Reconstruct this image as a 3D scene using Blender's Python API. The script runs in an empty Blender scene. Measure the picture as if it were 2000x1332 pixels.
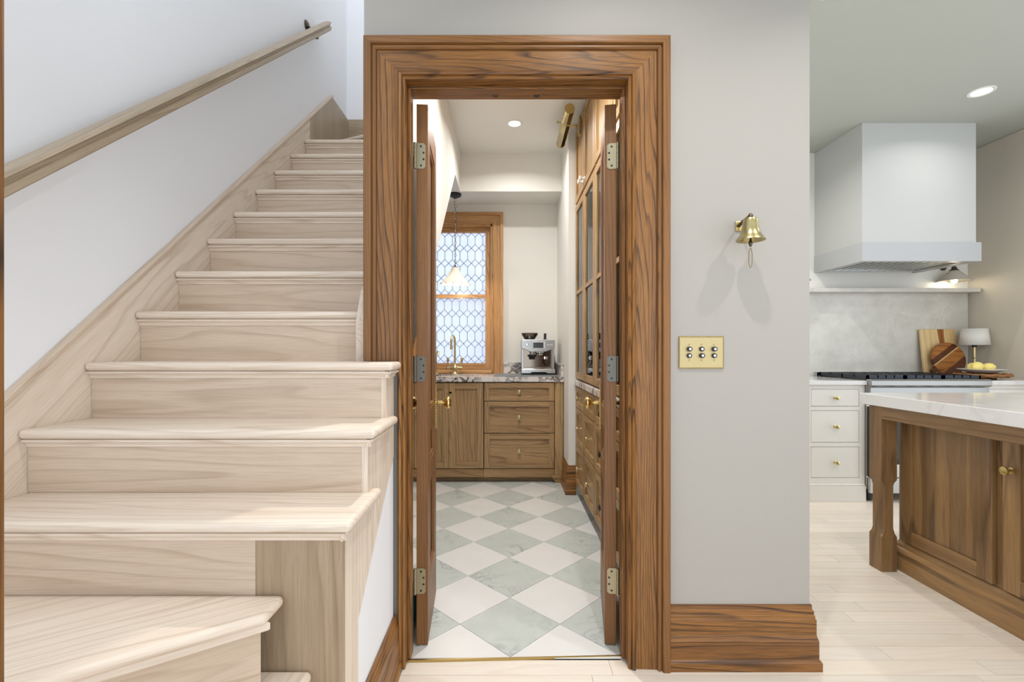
import bpy, bmesh, math, random
from mathutils import Vector, Matrix
random.seed(7)
S = bpy.context.scene
COL = S.collection
PI = math.pi

# ------------------------------------------------------------------ camera, world, lights, exposure
F, CX, CY, H = 915.0, 990.0, 682.0, 1.19
cam = bpy.data.cameras.new('camera'); camo = bpy.data.objects.new('camera', cam); COL.objects.link(camo)
camo.location = (0, 0, H); camo.rotation_euler = (PI/2, 0, 0)
cam.sensor_width = 36; cam.lens = F/2000*36; cam.shift_x = (1000-CX)/2000; cam.shift_y = (CY-666)/2000
cam.clip_start = 0.02
S.camera = camo
w = bpy.data.worlds.new('world'); S.world = w; w.use_nodes = True
bg = w.node_tree.nodes['Background']; bg.inputs[0].default_value = (0.88, 0.94, 1.0, 1); bg.inputs[1].default_value = 1.25
S.view_settings.view_transform = 'Standard'; S.view_settings.look = 'None'
S.view_settings.gamma = 1.0; S.view_settings.use_curve_mapping = False
S.view_settings.exposure = 0.5
LAMP = dict(pantry=6.8, kitchen=2.6, hall=6.4, pendant=3.0, sconce=0.42)
def sky_area(name, loc, rot, sx, sy, energy, color):
    l = bpy.data.lights.new(name, 'AREA'); l.shape = 'RECTANGLE'; l.size = sx; l.size_y = sy; l.energy = energy; l.color = color
    o = bpy.data.objects.new(name, l); COL.objects.link(o); o.location = loc; o.rotation_euler = rot; return o
sky_area('stairwell_skylight', (-1.0, 2.9, 5.15), (0, 0, 0), 0.8, 2.2, 2.5, (0.94, 0.97, 1.0))      # daylight from the upper landing

# ------------------------------------------------------------------ dimensions (metres, camera at x=0 y=0, looking +y)
FY = 1.755            # hall face of the pantry wall
BY = 1.885            # pantry face of that wall
CEIL = 2.99
XL = -1.43            # left ends of treads
SWX = -0.535          # stairwell side of the wall between stair and pantry
RISE, RUN = 0.1907, 0.215
Y4, Z4 = 1.58, 1.145
def nose_z(y): return Z4 + RISE/RUN*(y-Y4)
WEND = 1.134          # right end of hall wall
DL, DR, DTOP = -0.378, 0.452, 2.195   # door opening
PBY = 4.70            # pantry back wall
KBY = 4.30            # kitchen back wall
KRX = 4.23            # kitchen right wall
CT = 0.945            # counter height

# ------------------------------------------------------------------ materials
def lin(c):
    r = []
    for v in c:
        v /= 255.0
        r.append(v/12.92 if v <= 0.04045 else ((v+0.055)/1.055)**2.4)
    return (*r, 1)
MATS = {}
class NT:
    def __init__(s, name):
        s.m = bpy.data.materials.new(name); s.m.use_nodes = True
        s.t = s.m.node_tree; s.n = s.t.nodes; s.l = s.t.links
        s.b = s.n['Principled BSDF']; s.out = s.n['Material Output']
    def add(s, typ, **kw):
        n = s.n.new(typ)
        for k, v in kw.items(): setattr(n, k, v)
        return n
    def link(s, a, b): s.l.new(a, b)
    def ramp(s, fac, stops):
        r = s.add('ShaderNodeValToRGB'); e = r.color_ramp.elements
        while len(e) < len(stops): e.new(0.5)
        for i, (p, c) in enumerate(stops): e[i].position = p; e[i].color = c
        s.link(fac, r.inputs[0]); return r.outputs[0]
    def coords(s, scale=(1, 1, 1), rnd=5.0, space='Object'):
        tc = s.add('ShaderNodeTexCoord'); v = tc.outputs[space]
        if rnd:
            oi = s.add('ShaderNodeObjectInfo')
            mu = s.add('ShaderNodeVectorMath', operation='MULTIPLY_ADD')
            cb = s.add('ShaderNodeCombineXYZ')
            for k in range(3): s.link(oi.outputs['Random'], cb.inputs[k])
            s.link(cb.outputs[0], mu.inputs[0]); mu.inputs[1].default_value = (rnd, rnd*1.7, rnd*2.3)
            s.link(v, mu.inputs[2]); v = mu.outputs[0]
        mp = s.add('ShaderNodeMapping'); mp.inputs['Scale'].default_value = scale
        s.link(v, mp.inputs[0]); return mp.outputs[0]
    def noise(s, vec, scale, detail=2, rough=0.5, dist=0):
        n = s.add('ShaderNodeTexNoise'); s.link(vec, n.inputs['Vector'])
        n.inputs['Scale'].default_value = scale; n.inputs['Detail'].default_value = detail
        n.inputs['Roughness'].default_value = rough; n.inputs['Distortion'].default_value = dist
        return n.outputs['Fac']
    def math(s, op, a, b):
        n = s.add('ShaderNodeMath', operation=op)
        for i, x in enumerate((a, b)):
            if isinstance(x, (int, float)): n.inputs[i].default_value = x
            else: s.link(x, n.inputs[i])
        return n.outputs[0]
    def mix(s, fac, a, b, blend='MIX'):
        n = s.add('ShaderNodeMix', data_type='RGBA', blend_type=blend)
        if isinstance(fac, (int, float)): n.inputs[0].default_value = fac
        else: s.link(fac, n.inputs[0])
        for i, x in ((6, a), (7, b)):
            if isinstance(x, tuple): n.inputs[i].default_value = x
            else: s.link(x, n.inputs[i])
        return n.outputs[2]
    def bump(s, h, strength, dist=0.002):
        b = s.add('ShaderNodeBump'); b.inputs['Strength'].default_value = strength; b.inputs['Distance'].default_value = dist
        s.link(h, b.inputs['Height']); s.link(b.outputs[0], s.b.inputs['Normal'])
def plain(name, c, rough=0.5, metal=0.0, bump=0.0, bscale=200, emis=0, coat=0.0):
    if name in MATS: return MATS[name]
    t = NT(name); t.b.inputs['Base Color'].default_value = lin(c)
    t.b.inputs['Roughness'].default_value = rough; t.b.inputs['Metallic'].default_value = metal
    if coat: t.b.inputs['Coat Weight'].default_value = coat; t.b.inputs['Coat Roughness'].default_value = 0.1
    v = t.coords(rnd=3)
    n = t.noise(v, bscale, 2)
    col = t.mix(n, tuple(x*0.96 for x in lin(c)[:3])+(1,), tuple(min(1, x*1.04) for x in lin(c)[:3])+(1,))
    t.link(col, t.b.inputs['Base Color'])
    if bump: t.bump(n, bump)
    if emis:
        t.b.inputs['Emission Color'].default_value = lin(c); t.b.inputs['Emission Strength'].default_value = emis
    MATS[name] = t.m; return t.m
WOODS = {   # light, mid, dark, ring frequency, contrast of dark rings, gloss roughness, piece variation
    'oak_dark': ((162, 111, 53), (127, 82, 37), (36, 19, 9), 24, 1.0, 0.40, 0.10),
    'oak_band': ((146, 100, 52), (118, 77, 37), (66, 40, 20), 14, 0.55, 0.42, 0.12),
    'oak_pale': ((234, 221, 206), (225, 209, 192), (190, 168, 146), 15, 0.6, 0.45, 0.04),
    'oak_shaded': ((216, 198, 179), (205, 185, 164), (172, 148, 124), 15, 0.6, 0.45, 0.05),  # pale oak darkened, the shade on the risers put into its colour
    'oak_floor': ((231, 222, 210), (224, 212, 197), (208, 192, 172), 12, 0.45, 0.36, 0.10),
    'oak_brown': ((186, 152, 106), (162, 127, 84), (92, 64, 38), 15, 0.7, 0.42, 0.12),
    'oak_rail': ((188, 171, 148), (168, 149, 124), (128, 108, 86), 13, 0.6, 0.4, 0.05),
    'oak_streak': ((186, 166, 141), (162, 140, 114), (134, 110, 84), 9, 0.7, 0.42, 0.05),
    'hickory': ((164, 128, 84), (118, 88, 55), (62, 42, 30), 9, 0.65, 0.32, 0.40),
    'oak_honey': ((218, 172, 118), (196, 146, 92), (122, 78, 40), 18, 0.75, 0.4, 0.08),
    'teak': ((190, 124, 54), (150, 86, 32), (70, 32, 14), 8, 0.7, 0.35, 0.1),
    'teak_dark': ((110, 58, 24), (78, 36, 16), (40, 18, 10), 8, 0.7, 0.35, 0.1),
    'acacia': ((232, 206, 156), (218, 186, 132), (178, 136, 82), 7, 0.5, 0.45, 0.1),
}
LINES = {'oak_dark': 52, 'oak_honey': 60, 'oak_brown': 34, 'oak_band': 90, 'hickory': 10, 'oak_pale': 26, 'oak_shaded': 18, 'oak_floor': 24, 'oak_rail': 60}
def wood(kind, axis='z'):
    key = f'{kind}_{axis}'
    if key in MATS: return MATS[key]
    li, mi, da, freq, con, rough, var = WOODS[kind]
    t = NT(key); a = 'xyz'.index(axis)
    sc = [7.0]*3; sc[a] = 0.6
    v = t.coords(tuple(sc))
    n = t.noise(v, 1.0, 2.5, 0.42, 0.25)
    sx = t.add('ShaderNodeSeparateXYZ'); t.link(t.coords((1, 1, 1)), sx.inputs[0])
    oth = [k for k in range(3) if k != a]
    across = t.math('ADD', sx.outputs[oth[0]], t.math('MULTIPLY', sx.outputs[oth[1]], 0.8))
    lean = t.math('ADD', across, t.math('MULTIPLY', sx.outputs[a], 0.03))
    ringc = t.math('ADD', t.math('MULTIPLY', lean, LINES.get(kind, 22)), t.math('MULTIPLY', n, freq*0.6))
    saw = t.math('FRACT', ringc, 0)
    ring = t.ramp(saw, [(0.0, (0, 0, 0, 1)), (0.58, (0.05, 0.05, 0.05, 1)), (0.86, (1, 1, 1, 1)), (0.97, (0, 0, 0, 1))])
    sb = [9.0]*3; sb[a] = 0.5
    broad = t.noise(t.coords(tuple(sb), 3.0), 1.0, 3, 0.55)
    br = t.ramp(broad, [(0.3, (0, 0, 0, 1)), (0.7, (1, 1, 1, 1))])
    base = t.mix(br, lin(li), lin(mi))
    sf = [30.0]*3; sf[a] = 1.5
    soft = t.ramp(t.noise(t.coords(tuple(sf)), 1.0, 2, 0.6), [(0.3, (0.35, 0.35, 0.35, 1)), (0.65, (1, 1, 1, 1))])
    col = t.mix(t.math('MULTIPLY', t.math('MULTIPLY', ring, soft), con), base, lin(da))
    sp = [300.0]*3; sp[a] = 9.0
    pn = t.noise(t.coords(tuple(sp)), 1.0, 2, 0.6)
    pr = t.ramp(pn, [(0.36, (1, 1, 1, 1)), (0.56, (0, 0, 0, 1))])
    col = t.mix(t.math('MULTIPLY', pr, 0.42*con), col, lin(da))
    oi = t.add('ShaderNodeObjectInfo')
    hsv = t.add('ShaderNodeHueSaturation'); t.link(col, hsv.inputs['Color'])
    t.link(t.math('MULTIPLY_ADD', oi.outputs['Random'], var), hsv.inputs['Value'])
    hsv.inputs['Value'].links[0].from_node.inputs[2].default_value = 1.0-var/2
    t.link(hsv.outputs[0], t.b.inputs['Base Color'])
    t.b.inputs['Roughness'].default_value = rough
    t.bump(pn, 0.12, 0.001)
    MATS[key] = t.m; return t.m
def marble(name, base, vein, amt, scale=4.0, rough=0.25, sharp=0.06, cloud=None, rnd=7.0, gate_off=0.0):
    if name in MATS: return MATS[name]
    t = NT(name); v = t.coords((1, 1, 1), rnd)
    n1 = t.noise(v, scale, 6, 0.6, 1.2)
    d = t.math('ABSOLUTE', t.math('SUBTRACT', n1, 0.5), 0)
    veins = t.ramp(d, [(0.0, (1, 1, 1, 1)), (sharp, (0, 0, 0, 1))])
    gate = t.ramp(t.noise(v, scale*0.7, 3), [(0.45-gate_off, (0, 0, 0, 1)), (0.62-gate_off, (1, 1, 1, 1))])
    f = t.math('MULTIPLY', t.math('MULTIPLY', veins, gate), amt)
    cl = cloud or tuple(c*0.93 for c in base)
    b = t.mix(t.noise(v, scale*1.6, 5, 0.65), lin(base), lin(cl))
    t.link(t.mix(f, b, lin(vein)), t.b.inputs['Base Color'])
    t.b.inputs['Roughness'].default_value = rough
    MATS[name] = t.m; return t.m
def glass_clear(name, tint=(235, 242, 240), gloss=0.12):
    if name in MATS: return MATS[name]
    t = NT(name)
    tr = t.add('ShaderNodeBsdfTransparent'); tr.inputs[0].default_value = lin(tint)
    gl = t.add('ShaderNodeBsdfGlossy'); gl.inputs['Roughness'].default_value = 0.02
    mx = t.add('ShaderNodeMixShader'); fr = t.add('ShaderNodeFresnel'); fr.inputs[0].default_value = 1.3+gloss*2; t.link(fr.outputs[0], mx.inputs[0])
    t.link(tr.outputs[0], mx.inputs[1]); t.link(gl.outputs[0], mx.inputs[2]); t.link(mx.outputs[0], t.out.inputs[0])
    MATS[name] = t.m; return t.m
def glass_leaded():
    t = NT('glass_frosted')
    tl = t.add('ShaderNodeBsdfTranslucent')
    v = t.coords((1, 1, 1), 3)
    col = t.mix(t.noise(v, 14, 4), lin((224, 229, 244)), lin((242, 244, 252)))
    t.link(col, tl.inputs[0])
    tr = t.add('ShaderNodeBsdfTransparent'); tr.inputs[0].default_value = lin((228, 232, 243))
    m1 = t.add('ShaderNodeMixShader'); m1.inputs[0].default_value = 0.55
    t.link(tl.outputs[0], m1.inputs[1]); t.link(tr.outputs[0], m1.inputs[2])
    gl = t.add('ShaderNodeBsdfGlossy'); gl.inputs['Roughness'].default_value = 0.08
    mx = t.add('ShaderNodeMixShader'); mx.inputs[0].default_value = 0.08
    t.link(m1.outputs[0], mx.inputs[1]); t.link(gl.outputs[0], mx.inputs[2]); t.link(mx.outputs[0], t.out.inputs[0])
    return t.m
def lampshade(name, c, emis=0.0):
    t = NT(name); t.b.inputs['Base Color'].default_value = lin(c); t.b.inputs['Roughness'].default_value = 0.6
    tl = t.add('ShaderNodeBsdfTranslucent'); tl.inputs[0].default_value = lin(c)
    mx = t.add('ShaderNodeMixShader'); mx.inputs[0].default_value = 0.2
    t.link(t.b.outputs[0], mx.inputs[1]); t.link(tl.outputs[0], mx.inputs[2]); t.link(mx.outputs[0], t.out.inputs[0])
    return t.m
def emissive(name, c, s):
    t = NT(name); t.b.inputs['Base Color'].default_value = lin(c)
    t.b.inputs['Emission Color'].default_value = lin(c); t.b.inputs['Emission Strength'].default_value = s
    return t.m
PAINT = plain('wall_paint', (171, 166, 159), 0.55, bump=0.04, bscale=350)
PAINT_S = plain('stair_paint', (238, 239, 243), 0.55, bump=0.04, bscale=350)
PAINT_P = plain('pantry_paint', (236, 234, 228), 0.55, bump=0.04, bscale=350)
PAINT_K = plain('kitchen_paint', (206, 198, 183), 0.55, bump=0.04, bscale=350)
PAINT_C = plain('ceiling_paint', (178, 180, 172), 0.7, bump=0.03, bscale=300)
WHITE = plain('white_trim_paint', (232, 231, 226), 0.4)
CREAM = plain('cream_cabinet_paint', (224, 221, 214), 0.38)
HOODW = plain('hood_plaster', (187, 188, 186), 0.5)
HOODB = plain('hood_band_paint', (176, 177, 179), 0.4)
BRASS = plain('polished_brass', (224, 198, 134), 0.18, 1.0)
BRASS_A = plain('aged_brass', (190, 166, 108), 0.3, 1.0)
BRASS_S = plain('satin_brass', (212, 198, 154), 0.34, 1.0)
BRONZE = plain('dark_bronze', (96, 86, 74), 0.4, 0.9)
NICKEL = plain('antique_nickel', (168, 160, 134), 0.36, 0.9)
STEEL = plain('stainless_steel', (196, 196, 194), 0.26, 1.0)
CHROME = plain('polished_steel', (214, 212, 208), 0.06, 1.0)
IRON = plain('cast_iron', (44, 48, 58), 0.3, 0.4)  # bluish sky reflection put into the iron's base colour
BLACK = plain('black_enamel', (22, 22, 24), 0.3)
GAP_SHADE = plain('painted_recess_shade', (40, 33, 27), 0.7)  # shade of drawer gaps and recesses put into the colour
PORC = plain('white_porcelain', (240, 240, 238), 0.15)
GLASSC = glass_clear('cabinet_glass')
GLASSF = glass_leaded()
LEAD = plain('lead_came', (120, 122, 126), 0.5, 0.3)
VIOLA = marble('viola_marble', (240, 234, 228), (26, 14, 20), 1.0, 7.5, 0.2, 0.075, (212, 200, 194), gate_off=0.04)
QUARTZ = marble('pale_quartzite', (230, 227, 220), (242, 240, 235), 0.3, 5.0, 0.3, 0.03, (188, 184, 175))
ISLTOP = marble('island_stone', (226, 225, 224), (196, 194, 194), 0.5, 3.0, 0.1, 0.05, (216, 214, 213))
TILE_W = marble('white_marble_tile', (231, 230, 227), (224, 222, 216), 0.3, 3.0, 0.28)
TILE_G = marble('sage_grey_marble_tile', (205, 210, 204), (134, 140, 140), 0.7, 5.0, 0.3, 0.03, (180, 187, 182))
GROUT = plain('grout', (206, 204, 196), 0.8)

# ------------------------------------------------------------------ mesh helpers
class B:
    def __init__(s): s.v = []; s.f = []
    def add(s, vs, fs):
        o = len(s.v); s.v += [tuple(p) for p in vs]; s.f += [tuple(i+o for i in f) for f in fs]; return s
    def box(s, x0, x1, y0, y1, z0, z1, fn=None):
        vs = [(x, y, z) for z in (z0, z1) for (x, y) in ((x0, y0), (x1, y0), (x1, y1), (x0, y1))]
        if fn: vs = [fn(*p) for p in vs]
        return s.add(vs, [(3, 2, 1, 0), (4, 5, 6, 7), (0, 1, 5, 4), (1, 2, 6, 5), (2, 3, 7, 6), (3, 0, 4, 7)])
    def prism(s, poly, a, b, fn):
        n = len(poly)
        vs = [fn(p[0], p[1], a) for p in poly] + [fn(p[0], p[1], b) for p in poly]
        fs = [tuple(range(n-1, -1, -1)), tuple(range(n, 2*n))]
        fs += [(i, (i+1) % n, n+(i+1) % n, n+i) for i in range(n)]
        return s.add(vs, fs)
    def lathe(s, prof, c=(0, 0, 0), axis=(0, 0, 1), n=20, caps=True):
        q = Vector((0, 0, 1)).rotation_difference(Vector(axis).normalized()); c = Vector(c); k = len(prof)
        vs = []
        for i in range(n):
            a = 2*PI*i/n
            for r, z in prof: vs.append(c + q @ Vector((r*math.cos(a), r*math.sin(a), z)))
        fs = []
        for i in range(n):
            j = (i+1) % n
            for m in range(k-1): fs.append((i*k+m, j*k+m, j*k+m+1, i*k+m+1))
        if caps:
            if prof[0][0] > 1e-6: fs.append(tuple(i*k for i in range(n-1, -1, -1)))
            if prof[-1][0] > 1e-6: fs.append(tuple(i*k+k-1 for i in range(n)))
        return s.add(vs, fs)
    def cyl(s, p0, p1, r, r2=None, n=12):
        p0 = Vector(p0); p1 = Vector(p1); d = p1-p0
        return s.lathe([(r, 0), (r if r2 is None else r2, d.length)], p0, d, n)
    def sphere(s, c, r, sc=(1, 1, 1), n=14, m=9):
        prof = [(r*math.sin(PI*i/m), -r*math.cos(PI*i/m)) for i in range(m+1)]
        o = len(s.v); s.lathe(prof, (0, 0, 0), (0, 0, 1), n, False)
        for i in range(o, len(s.v)):
            p = s.v[i]; s.v[i] = (p[0]*sc[0]+c[0], p[1]*sc[1]+c[1], p[2]*sc[2]+c[2])
        return s
    def tube(s, pts, r, n=8, closed=False):
        P = [Vector(p) for p in pts]; N = len(P); vs = []; up = None
        for i in range(N):
            if closed: d = P[(i+1) % N]-P[i-1]
            else: d = P[min(i+1, N-1)]-P[max(i-1, 0)]
            d.normalize()
            if up is None:
                up = Vector((0, 0, 1)) if abs(d.z) < 0.9 else Vector((1, 0, 0))
            u = d.cross(up).normalized(); up = u.cross(d).normalized()
            rr = r[i] if isinstance(r, (list, tuple)) else r
            for k in range(n):
                a = 2*PI*k/n; vs.append(P[i]+rr*(math.cos(a)*u+math.sin(a)*up))
        fs = []
        for i in range(N if closed else N-1):
            j = (i+1) % N
            for k in range(n): fs.append((i*n+k, i*n+(k+1) % n, j*n+(k+1) % n, j*n+k))
        if not closed:
            fs.append(tuple(range(n-1, -1, -1))); fs.append(tuple((N-1)*n+k for k in range(n)))
        return s.add(vs, fs)
    def loft(s, sections, caps=True):
        n = len(sections[0]); vs = [p for sec in sections for p in sec]; fs = []
        for i in range(len(sections)-1):
            for k in range(n): fs.append((i*n+k, i*n+(k+1) % n, (i+1)*n+(k+1) % n, (i+1)*n+k))
        if caps: fs.append(tuple(range(n-1, -1, -1))); fs.append(tuple((len(sections)-1)*n+k for k in range(n)))
        return s.add(vs, fs)
def wloc(o):
    v = Vector((0, 0, 0))
    while o is not None: v += o.location; o = o.parent
    return v
def tag(o, label=None, cat=None, group=None, kind=None):
    if label: o['label'] = label
    if cat: o['category'] = cat
    if group: o['group'] = group
    if kind: o['kind'] = kind
    return o
def obj(name, b, mat, parent=None, smooth=False, bevel=0, local=False, seg=2):
    me = bpy.data.meshes.new(name)
    if local: c = Vector((0, 0, 0))
    else:
        xs, ys, zs = zip(*b.v); c = Vector(((min(xs)+max(xs))/2, (min(ys)+max(ys))/2, min(zs)))
    me.from_pydata([tuple(Vector(p)-c) for p in b.v], [], b.f)
    bm = bmesh.new(); bm.from_mesh(me)
    bmesh.ops.recalc_face_normals(bm, faces=bm.faces)
    if bevel: bmesh.ops.bevel(bm, geom=[e for e in bm.edges if len(e.link_faces) == 2 and e.calc_face_angle() > 0.5], offset=bevel, segments=seg, affect='EDGES', profile=0.5, clamp_overlap=True)
    bm.to_mesh(me); bm.free()
    if smooth:
        for p in me.polygons: p.use_smooth = True
        try: me.set_sharp_from_angle(angle=math.radians(38))
        except Exception: pass
    me.materials.append(mat)
    o = bpy.data.objects.new(name, me); COL.objects.link(o)
    if parent: o.parent = parent; o.location = c - (Vector((0, 0, 0)) if local else wloc(parent))
    else: o.location = c
    return o
def thing(name, label, cat, loc, group=None, kind=None):
    o = bpy.data.objects.new(name, None); COL.objects.link(o); o.location = loc; o.empty_display_size = 0.05
    return tag(o, label, cat, group, kind)
def struct(name, b, mat, label, cat='wall', bevel=0, smooth=False):
    return tag(obj(name, b, mat, None, smooth, bevel), label, cat, None, 'structure')
def tilt(o, ang):     # turn the mesh's own axes along a slope so its grain runs with the board
    o.data.transform(Matrix.Rotation(-ang, 4, 'X')); o.rotation_euler.x = ang; return o
def turn(o, ang):     # the same for boards that lie askew in plan
    o.data.transform(Matrix.Rotation(-ang, 4, 'Z')); o.rotation_euler.z = ang; return o
PITCH = math.atan2(0.1907, 0.215)
XY = lambda u, v, w: (u, v, w)            # polygon in plan, extruded in z
YZ = lambda u, v, w: (w, u, v)            # polygon in (y,z), extruded in x
XZ = lambda u, v, w: (u, w, v)            # polygon in (x,z), extruded in y
def bx(*a): return B().box(*a)
def light(kind, loc, energy, parent=None, color=(1, 0.9, 0.78), size=0.1, spot=None, rot=None):
    l = bpy.data.lights.new('lamp_light', kind); l.energy = energy; l.color = color
    if kind == 'AREA': l.shape = 'DISK'; l.size = size; l.spread = math.radians(150)
    elif kind == 'SPOT': l.spot_size = spot; l.spot_blend = 0.6; l.shadow_soft_size = size
    else: l.shadow_soft_size = size
    o = bpy.data.objects.new('lamp_light', l); COL.objects.link(o)
    o.location = Vector(loc) - (wloc(parent) if parent else Vector((0, 0, 0)))
    if rot: o.rotation_euler = rot
    if parent: o.parent = parent
    return o

# ------------------------------------------------------------------ the setting: walls and ceilings
b = B()
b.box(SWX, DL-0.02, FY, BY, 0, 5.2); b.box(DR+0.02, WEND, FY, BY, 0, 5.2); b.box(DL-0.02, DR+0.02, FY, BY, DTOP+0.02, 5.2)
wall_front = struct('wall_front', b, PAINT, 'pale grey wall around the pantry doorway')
struct('wall_left', bx(-1.56, -1.455, -0.6, PBY+0.15, 0, 5.2), PAINT_S, 'cool white wall along the left of the staircase')
struct('wall_stair_back', bx(-1.455, SWX, 4.25, 4.40, 2.70, 5.2), PAINT_S, 'white wall at the top of the stairs')
sl0, sl1 = 2.642-0.83*(3.896-BY), 2.642
struct('wall_pantry_left', B().prism([(BY, sl0), (3.896, sl1), (PBY, sl1), (PBY, 5.2), (BY, 5.2)], SWX, -0.43, YZ), PAINT_P, 'white pantry wall with slanted lower edge under the stairs')
struct('ceiling_stair_underside', B().prism([(BY, sl0), (3.896, sl1), (3.896, sl1+0.06), (BY, sl0+0.06)], -1.455, SWX, YZ), PAINT_P, 'white sloping underside of the staircase in the pantry', 'ceiling')
b = B(); b.box(-1.455, SWX, 3.896, PBY, sl1, sl1+0.05); b.box(-0.43, 0.504, 4.31, PBY, sl1, CEIL)
struct('ceiling_soffit', b, PAINT_P, 'white dropped soffit over the pantry window', 'ceiling')
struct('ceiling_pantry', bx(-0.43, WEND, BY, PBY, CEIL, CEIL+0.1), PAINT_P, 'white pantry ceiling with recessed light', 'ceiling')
WX0, WX1, WZ0, WZ1 = -0.96, -0.148, 0.985, 2.445     # window hole
b = B()
b.box(-1.455, WX0, PBY, PBY+0.15, 0, CEIL); b.box(WX1, WEND, PBY, PBY+0.15, 0, CEIL)
b.box(WX0, WX1, PBY, PBY+0.15, 0, WZ0); b.box(WX0, WX1, PBY, PBY+0.15, WZ1, CEIL)
struct('wall_pantry_back', b, PAINT_P, 'white back wall of the pantry around the window')
struct('wall_pantry_pier', bx(0.504, 1.0, 3.83, PBY, 0, CEIL), PAINT_P, 'white wall pier between coffee machine and tall cabinets')
struct('wall_pantry_right', bx(1.0, WEND, BY, PBY, 0, CEIL), PAINT_P, 'wall between the pantry and the kitchen')
struct('wall_kitchen_back', bx(WEND, KRX+0.12, KBY, KBY+0.12, 0, CEIL), WHITE, 'white kitchen wall behind the range')
struct('wall_kitchen_right', bx(KRX, KRX+0.12, 3.15, KBY, 0, CEIL), PAINT_K, 'taupe wall on the right of the kitchen')
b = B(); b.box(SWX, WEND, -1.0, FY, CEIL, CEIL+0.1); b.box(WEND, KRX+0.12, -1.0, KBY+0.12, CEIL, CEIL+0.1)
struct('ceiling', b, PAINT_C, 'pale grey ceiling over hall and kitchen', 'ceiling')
struct('trim_1', bx(KRX-0.018, KRX, 3.15, KBY, CEIL-0.10, CEIL-0.002), PAINT_K, 'flat taupe frieze board under the kitchen ceiling', 'trim', 0.002)

# ------------------------------------------------------------------ floors
base = bx(-1.455, KRX, -1.0, FY+0.03, -0.06, -0.014); base.box(WEND, KRX, FY+0.03, KBY, -0.06, -0.014)
floor = struct('floor', base, wood('oak_floor', 'x'), 'pale oak plank floor in the hall and kitchen', 'floor')
PW = 0.083
y = 0.30
while y < 3.72:
    y1 = min(y+PW, 3.74)
    if y1 <= 1.80: x = -0.62 if y > 1.16 else -0.25
    else: x = WEND+0.002
    if y < 1.16: x = -0.22
    elif y1 <= 1.80: x = -0.40
    x_end = 3.2 if y < 1.0 else KRX-0.005
    first = True
    while x < x_end-0.01:
        L = random.choice((0.75, 0.95, 1.15, 1.4)) * (random.uniform(0.35, 1) if first else 1); first = False
        x1 = min(x+L, x_end)
        if x_end-x1 < 0.25: x1 = x_end
        obj('plank', bx(x, x1-0.0012, y, y1-0.0012, -0.014, 0), wood('oak_floor', 'x'), floor)
        x = x1
    y += PW
def clip(poly, x0, x1, y0, y1):
    for ax, lim, sgn in ((0, x0, 1), (0, x1, -1), (1, y0, 1), (1, y1, -1)):
        out = []
        for i in range(len(poly)):
            p, q = poly[i], poly[(i+1) % len(poly)]
            dp, dq = sgn*(p[ax]-lim), sgn*(q[ax]-lim)
            if dp >= 0: out.append(p)
            if dp*dq < 0:
                s_ = dp/(dp-dq); out.append((p[0]+s_*(q[0]-p[0]), p[1]+s_*(q[1]-p[1])))
        poly = out
        if len(poly) < 3: return []
    return poly
TY0 = 1.797
tf = struct('floor_tiled', bx(-1.455, 1.0, TY0, PBY, -0.04, 0.002), GROUT, 'checkerboard of white and sage grey marble tiles in the pantry', 'floor')
D = 0.431; X0 = 0.013
for i in range(-9, 10):
    for j in range(-1, 15):
        if (i+j) % 2: continue
        cx, cy = X0+i*D/2, 1.802+D/2+j*D/2
        g = 0.0012
        poly = [(cx, cy-D/2+g), (cx+D/2-g, cy), (cx, cy+D/2-g), (cx-D/2+g, cy)]
        if cy < BY+0.05: lim = (DL, DR, TY0, 4.69)
        else: lim = (-1.45, 0.995, TY0, 4.69)
        if cx < -0.9 and cy < 2.6: continue
        poly = clip(poly, lim[0], lim[1], lim[2], lim[3])
        if len(poly) >= 3 and max(p[0] for p in poly)-min(p[0] for p in poly) > 0.01:
            o = obj('tile', B().prism(poly, -0.004, 0.006, XY), TILE_G if i % 2 == 0 else TILE_W, tf, bevel=0.0006, seg=1)
th = B().prism([(DL+0.002, 1.778), (DR-0.002, 1.806), (DR-0.002, 1.812), (DL+0.002, 1.785)], -0.012, 0.0085, XY)
struct('trim_2', th, BRASS_A, 'thin metal threshold strip between planks and tiles', 'trim')

# ------------------------------------------------------------------ door casing, jambs, baseboards
def seg_loft(prof, mapA, mapB): return B().loft([[mapA(d, t) for d, t in prof], [mapB(d, t) for d, t in prof]])
CAS = [(0, 0), (0, 0.012), (0.006, 0.017), (0.012, 0.014), (0.014, 0.020), (0.021, 0.024), (0.027, 0.019), (0.029, 0.013),
       (0.104, 0.016), (0.106, 0.022), (0.110, 0.027), (0.116, 0.027), (0.118, 0.022), (0.121, 0.022), (0.123, 0.034), (0.127, 0.036), (0.147, 0.036), (0.150, 0.033), (0.150, 0)]
CASF = [p for p in CAS if p[0] < 0.105] + [(0.104, 0)]
CASB = [(0.1045, 0)] + [p for p in CAS if p[0] > 0.105]
casing = thing('trim_3', 'wide dark oak moulded casing around the pantry doorway', 'trim', ((DL+DR)/2, FY, 0), kind='structure')
ZC = Z4+0.0015
for PR, nm_, wd_ in ((CASF, 'side_casing', 'oak_dark'), (CASB, 'back_band', 'oak_band')):
    obj(nm_, seg_loft(PR, lambda d, t: (DL-d, FY-t, ZC), lambda d, t: (DL-d, FY-t, DTOP+d)), wood(wd_, 'z'), casing)
    obj(nm_, seg_loft(PR, lambda d, t: (DR+d, FY-t, 0.001), lambda d, t: (DR+d, FY-t, DTOP+d)), wood(wd_, 'z'), casing)
    obj('head_casing' if nm_ == 'side_casing' else nm_, seg_loft(PR, lambda d, t: (DL-d, FY-t, DTOP+d), lambda d, t: (DR+d, FY-t, DTOP+d)), wood(wd_, 'x'), casing)
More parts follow.
